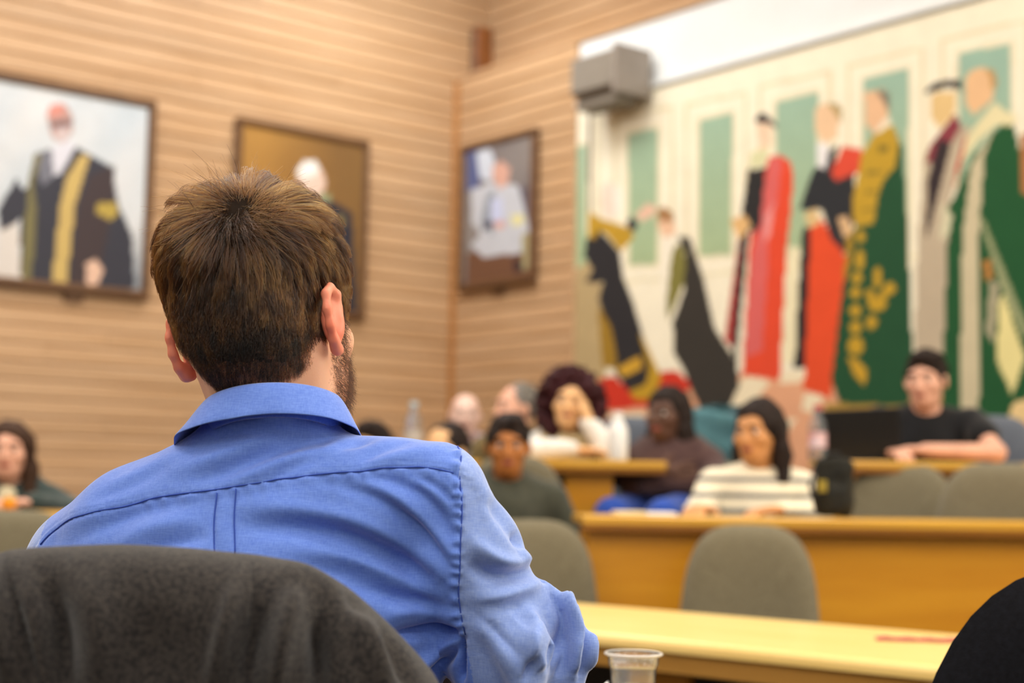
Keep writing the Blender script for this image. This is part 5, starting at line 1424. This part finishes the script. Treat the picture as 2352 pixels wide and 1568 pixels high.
# trousers and shoes of the man
S = SDF((-0.6, 1.3, 0.0), (0.2, 2.3, 0.7), 0.012)
for sx in (-1, 1):
    hipp = np.array([-0.25, 1.52, 0.53]) + e_r * 0.09 * sx; kn = hipp + e_f * 0.44 - ZUP * 0.02; an = kn - ZUP * 0.42 - e_f * 0.02
    S.chain([hipp, kn, an], [0.10, 0.07, 0.05], 0.03)
S.ell((-0.25, 1.52, 0.55), (0.18, 0.14, 0.12), Rb, 0.04)
S.build('trousers', M['darktr'], man, MANBASE).location = (0, 0, 0)
for sx in (-1, 1):
    b_ = np.array([-0.25, 1.52, 0.0]) + e_r * 0.09 * sx + e_f * 0.42
    S2 = SDF(b_ - (0.25, 0.25, 0.02), b_ + (0.25, 0.35, 0.16), 0.009)
    S2.cap(b_ + ZUP * 0.05, b_ + e_f * 0.18 + ZUP * 0.036, 0.045, 0.034, 0.02).cut_above((0, 0, 0.004), (0, 0, -1))
    S2.build('shoe', M['black'], man, MANBASE, 1)

# ---------------- hair
def samp(A, Pq):
    g = (Pq - Hlo) / Hh; i = np.clip(np.floor(g).astype(int), 0, np.array(A.shape) - 2); t = g - i
    out = 0
    for a in (0, 1):
        for b in (0, 1):
            for c in (0, 1):
                w = (t[:, 0] if a else 1 - t[:, 0]) * (t[:, 1] if b else 1 - t[:, 1]) * (t[:, 2] if c else 1 - t[:, 2])
                out = out + w * A[i[:, 0] + a, i[:, 1] + b, i[:, 2] + c]
    return out
# hair grows on the skull without the ears
S = SDF(Hlo, Hlo + Hh * (np.array(HD_.shape) - 1), Hh)
P_ = HL
S.ell(P_(0, 0.014, 0.030), np.array((0.074, 0.094, 0.083)) * HS, HR, 0.01); S.ell(P_(0, -0.022, -0.022), np.array((0.064, 0.070, 0.086)) * HS, HR, 0.03)
S.ell(P_(0, 0.056, -0.030), np.array((0.054, 0.042, 0.052)) * HS, HR, 0.03)
S.ell(P_(0, -0.035, -0.062), np.array((0.058, 0.058, 0.048)) * HS, HR, 0.03); S.ell(P_(0, -0.048, -0.084), np.array((0.045, 0.038, 0.030)) * HS, HR, 0.035)
S.chain([at(612, 828, 1.478), at(620, 905, 1.490), NB - ZUP * 0.03], [0.052, 0.050, 0.050], 0.025)
SK_D = S.D[:, :, :].copy()
n_ = [min(a, b) for a, b in zip(SK_D.shape, HD_.shape)]
GX, GY, GZ = np.gradient(SK_D, Hh)
def field(Pq):
    d = samp(SK_D, Pq); g = np.stack([samp(GX, Pq), samp(GY, Pq), samp(GZ, Pq)], -1)
    return d, g / (np.linalg.norm(g, axis=1, keepdims=True) + 1e-9)
def to_local(Pq): return ((Pq - HC) @ HR) / HS
Vs, Fs = S.verts_faces(); Vs = relax(Vs, Fs, 2)
HAIRPOLY = [(300, 300), (330, 640), (385, 715), (425, 790), (462, 858), (498, 893), (560, 884), (640, 876), (688, 852), (716, 806), (738, 748), (746, 694), (770, 672), (830, 664), (900, 300)]
def hair_mask(Pq):
    loc = to_local(Pq); d, n = field(Pq); pr = project(Pq)
    vw = Pq - EYE; vw /= np.linalg.norm(vw, axis=1, keepdims=True); fac = -(n * vw).sum(1)
    x, y, z = loc.T
    gen = ((z > 0.062 - 0.25 * (y + 0.02)) | ((y > -0.035) & (z > 0.012)) | ((y > 0.075) & (z > -0.07)))
    seen = in_poly(pr, HAIRPOLY)
    return np.where(fac > 0.12, seen & (z > -0.105) & (y > -0.05), gen)
# sample roots on the scalp
tri = np.concatenate([Fs[:, [0, 1, 2]], Fs[:, [0, 2, 3]]])
ar = np.linalg.norm(np.cross(Vs[tri[:, 1]] - Vs[tri[:, 0]], Vs[tri[:, 2]] - Vs[tri[:, 0]]), axis=1)
def sample(n, rg):
    t = rg.choice(len(tri), n, p=ar / ar.sum()); u = rg.random((n, 1)); v = rg.random((n, 1)); f = u + v > 1; u = np.where(f, 1 - u, u); v = np.where(f, 1 - v, v)
    return Vs[tri[t, 0]] * (1 - u - v) + Vs[tri[t, 1]] * u + Vs[tri[t, 2]] * v
rg = np.random.default_rng(21)
WH = None
dW = ray(548, 470); Pw = EYE + dW * 1.40
for _ in range(40):
    dd, nn = field(Pw[None]); Pw = Pw + dW * (dd[0] - 0.012) * 0.6
WHORL = Pw
def thick(loc):
    """height of the hair over the scalp: full on top, faded at the nape"""
    x, y, z = loc.T
    t = np.clip((z + 0.085) / 0.13, 0, 1); t = t * t * (3 - 2 * t)
    side = 0.0022 + 0.0095 * t
    top = np.clip((z - 0.01) / 0.10, 0, 1)
    return side + 0.017 * top
def grow(roots, hrand, length, npts, lift=1.0):
    p = roots.copy(); path = [p.copy()]
    for k in range(1, npts):
        t = k / (npts - 1); d, n = field(p); loc = to_local(p)
        away = p - WHORL; away -= n * (away * n).sum(1, keepdims=True); dist = np.linalg.norm(away, axis=1, keepdims=True); away /= dist + 1e-6
        sw = np.cross(n, away)
        g = np.tile(np.array([0, 0, -1.0]), (len(p), 1)); g -= n * (g * n).sum(1, keepdims=True)
        wg = np.clip((0.06 - loc[:, 2:3]) / 0.10, 0, 1)
        fl = away * (1.0 - 0.35 * wg) + sw * 0.55 * np.exp(-(dist / 0.035) ** 2) + g * (0.25 + 0.75 * wg)
        fl /= np.linalg.norm(fl, axis=1, keepdims=True) + 1e-9
        p = p + fl * (length / (npts - 1))[:, None]
        d, n = field(p)
        tgt = thick(to_local(p)) * hrand * min(1.0, 0.25 + 1.1 * t) * lift
        p = p + n * (tgt - d)[:, None]
        path.append(p.copy())
    return np.stack(path, 1)
def strand_len(loc):
    x, y, z = loc.T
    t = np.clip((z + 0.075) / 0.13, 0, 1)
    return 0.0075 + 0.034 * t ** 1.2 + 0.012 * np.clip((z - 0.04) / 0.06, 0, 1)
NPT = 9
R_ = sample(150000, rg); R_ = R_[hair_mask(R_)]; R_ = np.concatenate([R_[:44000], R_[44000:][to_local(R_[44000:])[:, 2] < -0.035][:14000]])
loc = to_local(R_)
edge = np.clip((loc[:, 2] + 0.100) / 0.028, 0.35, 1)
keep = rg.random(len(R_)) < edge; R_ = R_[keep]; loc = loc[keep]
hr = 0.35 + 0.65 * rg.random(len(R_)) ** 0.7
ln = strand_len(loc) * rg.uniform(0.75, 1.2, len(R_))
C_ = sample(9000, rg); C_ = C_[hair_mask(C_)][:800]
Gc = grow(C_, rg.uniform(0.5, 1.3, len(C_)), strand_len(to_local(C_)) * rg.uniform(0.95, 1.25, len(C_)), NPT, 1.0)
St = grow(R_, hr, ln, NPT)
# clumping
ci = np.zeros(len(R_), int)
for a in range(0, len(R_), 4000):
    ci[a:a + 4000] = ((R_[a:a + 4000, None, :] - C_[None]) ** 2).sum(-1).argmin(1)
tt = np.linspace(0, 1, NPT)[None, :, None]
cl = np.clip((loc[:, 2] + 0.04) / 0.10, 0.05, 1)[:, None, None] * rg.uniform(0.45, 1.0, len(R_))[:, None, None]
St = St + (Gc[ci] - St) * cl * tt ** 1.2 * 0.95
St += rg.normal(size=St.shape) * 0.0006 * tt
# cowlick: strands round the whorl turn across each other
kw = np.nonzero(np.linalg.norm(R_ - WHORL, axis=1) < 0.034)[0]
d, n = field(R_[kw]); aw = R_[kw] - WHORL; aw -= n * (aw * n).sum(1, keepdims=True)
rr_ = np.linalg.norm(aw, axis=1, keepdims=True); aw /= rr_ + 1e-6; swv = np.cross(n, aw)
dirw = swv * rg.uniform(0.5, 1.1, (len(kw), 1)) + aw * rg.uniform(-0.5, 0.6, (len(kw), 1)) + rg.normal(size=(len(kw), 3)) * 0.25
Lw = rg.uniform(0.02, 0.045, len(kw))
for j in range(NPT):
    t = j / (NPT - 1); St[kw, j] = R_[kw] + n * (0.014 * math.sin(min(1, t * 1.3) * 1.6) * (0.4 + 0.6 * hr[kw]))[:, None] + dirw * (Lw * t)[:, None] + aw * (Lw * t * t * 0.6)[:, None]
# loose flyaway hairs around the crown
k_ = np.nonzero((np.linalg.norm(R_ - WHORL, axis=1) < 0.055) & (loc[:, 2] > 0.04))[0]
k_ = rg.choice(k_, min(30, len(k_)), replace=False)
d, n = field(R_[k_]); lean_ = rg.normal(size=(len(k_), 3)) * 0.55 + n * 0.9 + np.array([-0.25, 0, 0.35])
lean_ /= np.linalg.norm(lean_, axis=1, keepdims=True); Lf = rg.uniform(0.03, 0.056, len(k_))
for j in range(NPT):
    t = j / (NPT - 1); St[k_, j] = R_[k_] + n * 0.012 * t + lean_ * (Lf * t)[:, None] + np.array([-0.3, 0, -0.55]) * (Lf * t * t * 0.4)[:, None]

def hair_curves(name, St, r0, r1, m, parent, base, tone=None):
    hc = bpy.data.hair_curves.new(name)
    n, k, _ = St.shape
    hc.add_curves([k] * n)
    hc.attributes['position'].data.foreach_set('vector', (St - base).astype(np.float32).ravel())
    Lc = np.linalg.norm(np.diff(St, axis=1), axis=2).sum(1); fr = np.clip(Lc / 0.024, 0.55, 1.0)
    rr = (np.linspace(r0, r1, k)[None] * (fr[:, None] if tone is not None else 1.0)).repeat(1 if tone is not None else n, 0).astype(np.float32).ravel()
    ra = hc.attributes.get('radius') or hc.attributes.new('radius', 'FLOAT', 'POINT')
    ra.data.foreach_set('value', rr)
    ta = hc.attributes.new('tone', 'FLOAT', 'CURVE'); ta.data.foreach_set('value', (np.full(n, 0.86) if tone is None else tone).astype(np.float32))
    o = bpy.data.objects.new(name, hc); COL.objects.link(o); hc.materials.append(m); o.parent = parent
    return o
def hair_shader(name, melanin, red, rough=0.35):
    m = bpy.data.materials.new(name); m.use_nodes = True; nt = m.node_tree; nt.nodes.clear()
    o = nt.nodes.new('ShaderNodeOutputMaterial'); h = nt.nodes.new('ShaderNodeBsdfHairPrincipled')
    h.parametrization = 'MELANIN'
    h.inputs['Melanin'].default_value = melanin; h.inputs['Melanin Redness'].default_value = red
    h.inputs['Roughness'].default_value = rough; h.inputs['Radial Roughness'].default_value = 0.45; h.inputs['Random Roughness'].default_value = 0.3
    h.inputs['Random Color'].default_value = 0.3
    at_ = nt.nodes.new('ShaderNodeAttribute'); at_.attribute_name = 'tone'; nt.links.new(at_.outputs['Fac'], h.inputs['Melanin'])
    nt.links.new(h.outputs[0], o.inputs[0]); return m
hm = hair_shader('brown_hair_strands', 0.62, 0.25, 0.24)
ctone = rg.uniform(0.42, 0.90, len(C_)); tone_ = np.clip(ctone[ci] + rg.normal(size=len(R_)) * 0.08 + 0.30 * np.clip((-0.01 - loc[:, 2]) / 0.05, 0, 1), 0.35, 0.98)
# under-layer of hair: a thin cap that keeps the scalp from showing through
Sc = SDF(Hlo, Hlo + Hh * (np.array(SK_D.shape) - 1), Hh)
gx = [Sc.ax[0][:, None, None], Sc.ax[1][None, :, None], Sc.ax[2][None, None, :]]
lx = [((gx[0] - HC[0]) * HR[0, i] + (gx[1] - HC[1]) * HR[1, i] + (gx[2] - HC[2]) * HR[2, i]) / HS for i in range(3)]
t_ = np.clip((lx[2] + 0.082) / 0.10, 0, 1)
_rgn = np.random.default_rng(9)
ragged = sum(np.sin(gx[0] * w_[0] + gx[1] * w_[1] + gx[2] * w_[2] + p_) for w_, p_ in ((_rgn.normal(size=3) * 420, _rgn.uniform(0, 6)) for _ in range(6))) / 6
Sc.D = (SK_D - (-0.0012 + 0.0016 * ragged + 0.0058 * t_ + 0.006 * np.clip((lx[2] - 0.02) / 0.09, 0, 1))).astype(np.float32)
Vc, Fc = Sc.verts_faces(); mk = hair_mask(Vc); keepf = mk[Fc].all(1); Fc = Fc[keepf]
us, inv = np.unique(Fc, return_inverse=True); Vc = Vc[us]; Fc = inv.reshape(-1, 4)
hair = link('hair', mesh_np('hair', Vc - MANBASE, Fc), mat('brown_hair_base', (36, 28, 22), 0.95, 0.05, c2=(26, 20, 16), scale=60), man, smooth=True)
hair['label'] = 'short brown hair with a whorl at the crown'
hair_curves('hair_strands', St, 0.00019, 0.00007, hm, hair, MANBASE, tone_)

# beard along the jaw, stubble on the neck
B_ = sample(90000, rg); lb = to_local(B_); d, n = field(B_)
x, y, z = lb.T
mb_ = (y < 0.012) & (y < -0.010 + 0.28 * (-0.02 - z)) & (z < 0.0) & (z > -0.125) & ~((y < -0.05) & (np.abs(x) < 0.028) & (z > -0.045)) & (y > -0.12)
mb_ &= ~((z > -0.045) & (y < -0.03) & (np.abs(x) < 0.05))
B_ = B_[mb_][:9000]; d, n = field(B_); lb = to_local(B_)
g = np.array([0, 0, -1.0]) + HR @ np.array([0, -0.5, 0])
Lb_ = rg.uniform(0.006, 0.013, len(B_)) * np.clip((-0.01 - lb[:, 1]) / 0.02 + 0.5, 0.35, 1)
pts = [B_]
for j in range(1, 5):
    pts.append(B_ + (n * 0.6 + g * (0.35 + 0.12 * j)) * (Lb_ * j / 4)[:, None] + rg.normal(size=B_.shape) * 0.0004 * j)
beard = hair_curves('beard', np.stack(pts, 1), 0.00012, 0.00005, hair_shader('beard_strands', 0.62, 0.35), man, MANBASE)
# ------------------------------------------------------------------ jacket hung over the near chair
JY = 1.20
top_px = [(-420, 1568), (-360, 1470), (-300, 1400), (-220, 1345), (-120, 1302), (0, 1272), (60, 1254), (130, 1250), (300, 1250), (470, 1257), (600, 1269), (700, 1292), (800, 1350), (880, 1420), (960, 1500), (1020, 1568)]
tp = np.array([at(x, y, JY) for x, y in top_px]); 
tp = np.vstack([[tp[0][0] - 0.02, JY, 0.70], tp, [tp[-1][0] + 0.022, JY, 0.82], [tp[-1][0] + 0.04, JY, 0.70]])
JC = np.array([at(320, 1300, JY)[0], JY, 0.0]); JYAW = rad(-10)
ns, nt1 = 220, 150
sx_ = np.linspace(tp[0, 0], tp[-1, 0], ns + 1); zt_ = np.interp(sx_, tp[:, 0], tp[:, 2])
ker = np.exp(-np.linspace(-2, 2, 13) ** 2); ker /= ker.sum(); zt_ = np.convolve(np.pad(zt_, 6, mode='edge'), ker, 'valid')
mid = (sx_[0] + sx_[-1]) / 2; hw = (sx_[-1] - sx_[0]) / 2
Vj = []
zb_ = 0.50
for i in range(ns + 1):
    u = (sx_[i] - mid) / hw
    T = 0.052 * (1 - abs(u) ** 6) ** 0.5 + 0.004
    ztop = zt_[i]
    L1 = max(ztop - T - zb_, 0.02); La = math.pi * T; tot = L1 * 2 + La
    for j in range(nt1 + 1):
        s = tot * j / nt1
        if s < L1: y, z = -T, zb_ + s
        elif s < L1 + La:
            a = (s - L1) / T; y, z = -T * math.cos(a), ztop - T + T * math.sin(a)
        else: y, z = T, ztop - T - (s - L1 - La)
        y += -0.020 * (1 - u * u) * (1 - min(1, (ztop - z) / 0.3)) * 0.0 - 0.035 * (1 - abs(u) ** 2) + (-0.02 * max(0, (ztop - z)) if y < 0 else 0)
        X = sx_[i] - JC[0]
        Vj.append((JC[0] + X, JY + y, z))
Vj = np.array(Vj)
g = np.arange((ns + 1) * (nt1 + 1)).reshape(ns + 1, nt1 + 1)
Fj = np.stack([g[:-1, :-1].ravel(), g[:-1, 1:].ravel(), g[1:, 1:].ravel(), g[1:, :-1].ravel()], -1)[:, ::-1]
N = vnormals(Vj, Fj)
if N[g[ns // 2, 30]][1] > 0: Fj = Fj[:, ::-1]; N = -N
P = project(Vj); view = Vj - EYE; view /= np.linalg.norm(view, axis=1, keepdims=True); facing = np.clip(-(N * view).sum(1) * 3, 0, 1) * (Vj[:, 1] < JY + 0.02)
dj = np.zeros(len(Vj))
for pts, amp, w in (([(545, 1340), (515, 1450), (478, 1600)], 0.011, 24), ([(680, 1350), (655, 1450), (628, 1600)], 0.014, 30), ([(612, 1370), (580, 1470), (560, 1600)], -0.010, 24),
                    ([(745, 1400), (735, 1480), (730, 1600)], -0.016, 26), ([(100, 1330), (135, 1420), (150, 1600)], -0.013, 30), ([(60, 1330), (85, 1420), (110, 1600)], 0.006, 22), ([(200, 1330), (230, 1450), (230, 1600)], 0.008, 40),
                    ([(800, 1400), (850, 1480), (900, 1590)], 0.010, 26), ([(330, 1380), (350, 1480), (340, 1600)], -0.004, 50), ([(860, 1440), (920, 1520), (960, 1600)], -0.006, 16),
                    ([(583, 1272), (584, 1340), (580, 1440)], -0.0025, 4), ([(4, 1262), (14, 1300), (32, 1370), (62, 1460), (98, 1580)], -0.006, 6), ([(-30, 1290), (-10, 1400), (30, 1568)], 0.012, 30), ([(160, 1262), (158, 1275), (160, 1300)], -0.0015, 4), ([(640, 1300), (720, 1330), (800, 1390)], 0.004, 26), ([(780, 1360), (840, 1430)], -0.004, 14)):
    dj += fold(pts, amp * 1.35, w)
nzj = sum(np.sin(Vj @ (rg.normal(size=3) * f_) + rg.uniform(0, 6)) * a_ for f_, a_ in ((14, 0.002), (22, 0.0015), (35, 0.001), (60, 0.0006)))
Vj = Vj + N * (dj * facing + nzj)[:, None]
JBASE = np.array([JC[0], JY, zb_])
wool = mat('grey_wool', (60, 56, 53), 0.95, 0.1, c2=(34, 32, 33), scale=260, stretch=(1, 1, 1), detail=5, bump=0.6, bscale=700, bdist=0.0015, sheen=0.18, contrast=(0.35, 0.65))
root = empty('suit_jacket', JBASE); tag(root, 'dark grey wool suit jacket hung over the near chair back', 'jacket')
jb = link('body_panel', mesh_np('body_panel', Vj - JBASE, Fj), wool, root, smooth=True)
so = jb.modifiers.new('solid', 'SOLIDIFY'); so.thickness = 0.003; so.offset = -1
for sxx, x_ in ((-1, sx_[0] + 0.05), (1, sx_[-1] - 0.05)):
    S = SDF((x_ - 0.12, JY - 0.16, 0.30), (x_ + 0.12, JY + 0.14, 0.86), 0.009)
    S.chain([(x_ - 0.02 * sxx, JY - 0.02, 0.74), (x_ + 0.0 * sxx, JY - 0.03, 0.55), (x_ - 0.005 * sxx, JY - 0.03, 0.36)], [0.052, 0.05, 0.046], 0.02); S.noise(0.004, 25, 8)
    S.build('sleeve', wool, root, JBASE, 2)
# shoulder seam ridge and collar roll of the jacket on the front side
S = SDF((JC[0] - 0.16, JY - 0.02, 0.92), (JC[0] + 0.16, JY + 0.10, 1.04), 0.006)
S.chain([(JC[0] - 0.11, JY + 0.05, 0.95), (JC[0], JY + 0.03, 0.972), (JC[0] + 0.11, JY + 0.05, 0.95)], [0.014, 0.018, 0.014], 0.01)
S.build('collar', wool, root, JBASE, 2)
near = copy_tree(chair0); near['label'] = 'near grey chair under the hung jacket where the man in blue sits'
near.location = (JC[0], JY + 0.20 - 0.03, 0.0); near.rotation_euler = (0, 0, math.pi); near.scale = (0.94, 0.9, 0.955)

# dark chair at the lower right corner
navy = mat('navy_black_upholstery', (20, 21, 27), 0.95, 0.1, c2=(12, 12, 16), scale=200, bump=0.3, sheen=0.15, bdist=0.002)
dk = make_chair('black chair back cut off by the lower right picture corner', navy, None)
pd = at(2440, 1300, 1.42); dk.location = (pd[0], pd[1] + 0.2, 0.0); dk.rotation_euler = (0, 0, math.pi + rad(8)); sc_ = (at(2440, 1262, 1.42)[2]) / 0.965; dk.scale = (1.0, 1.0, sc_)
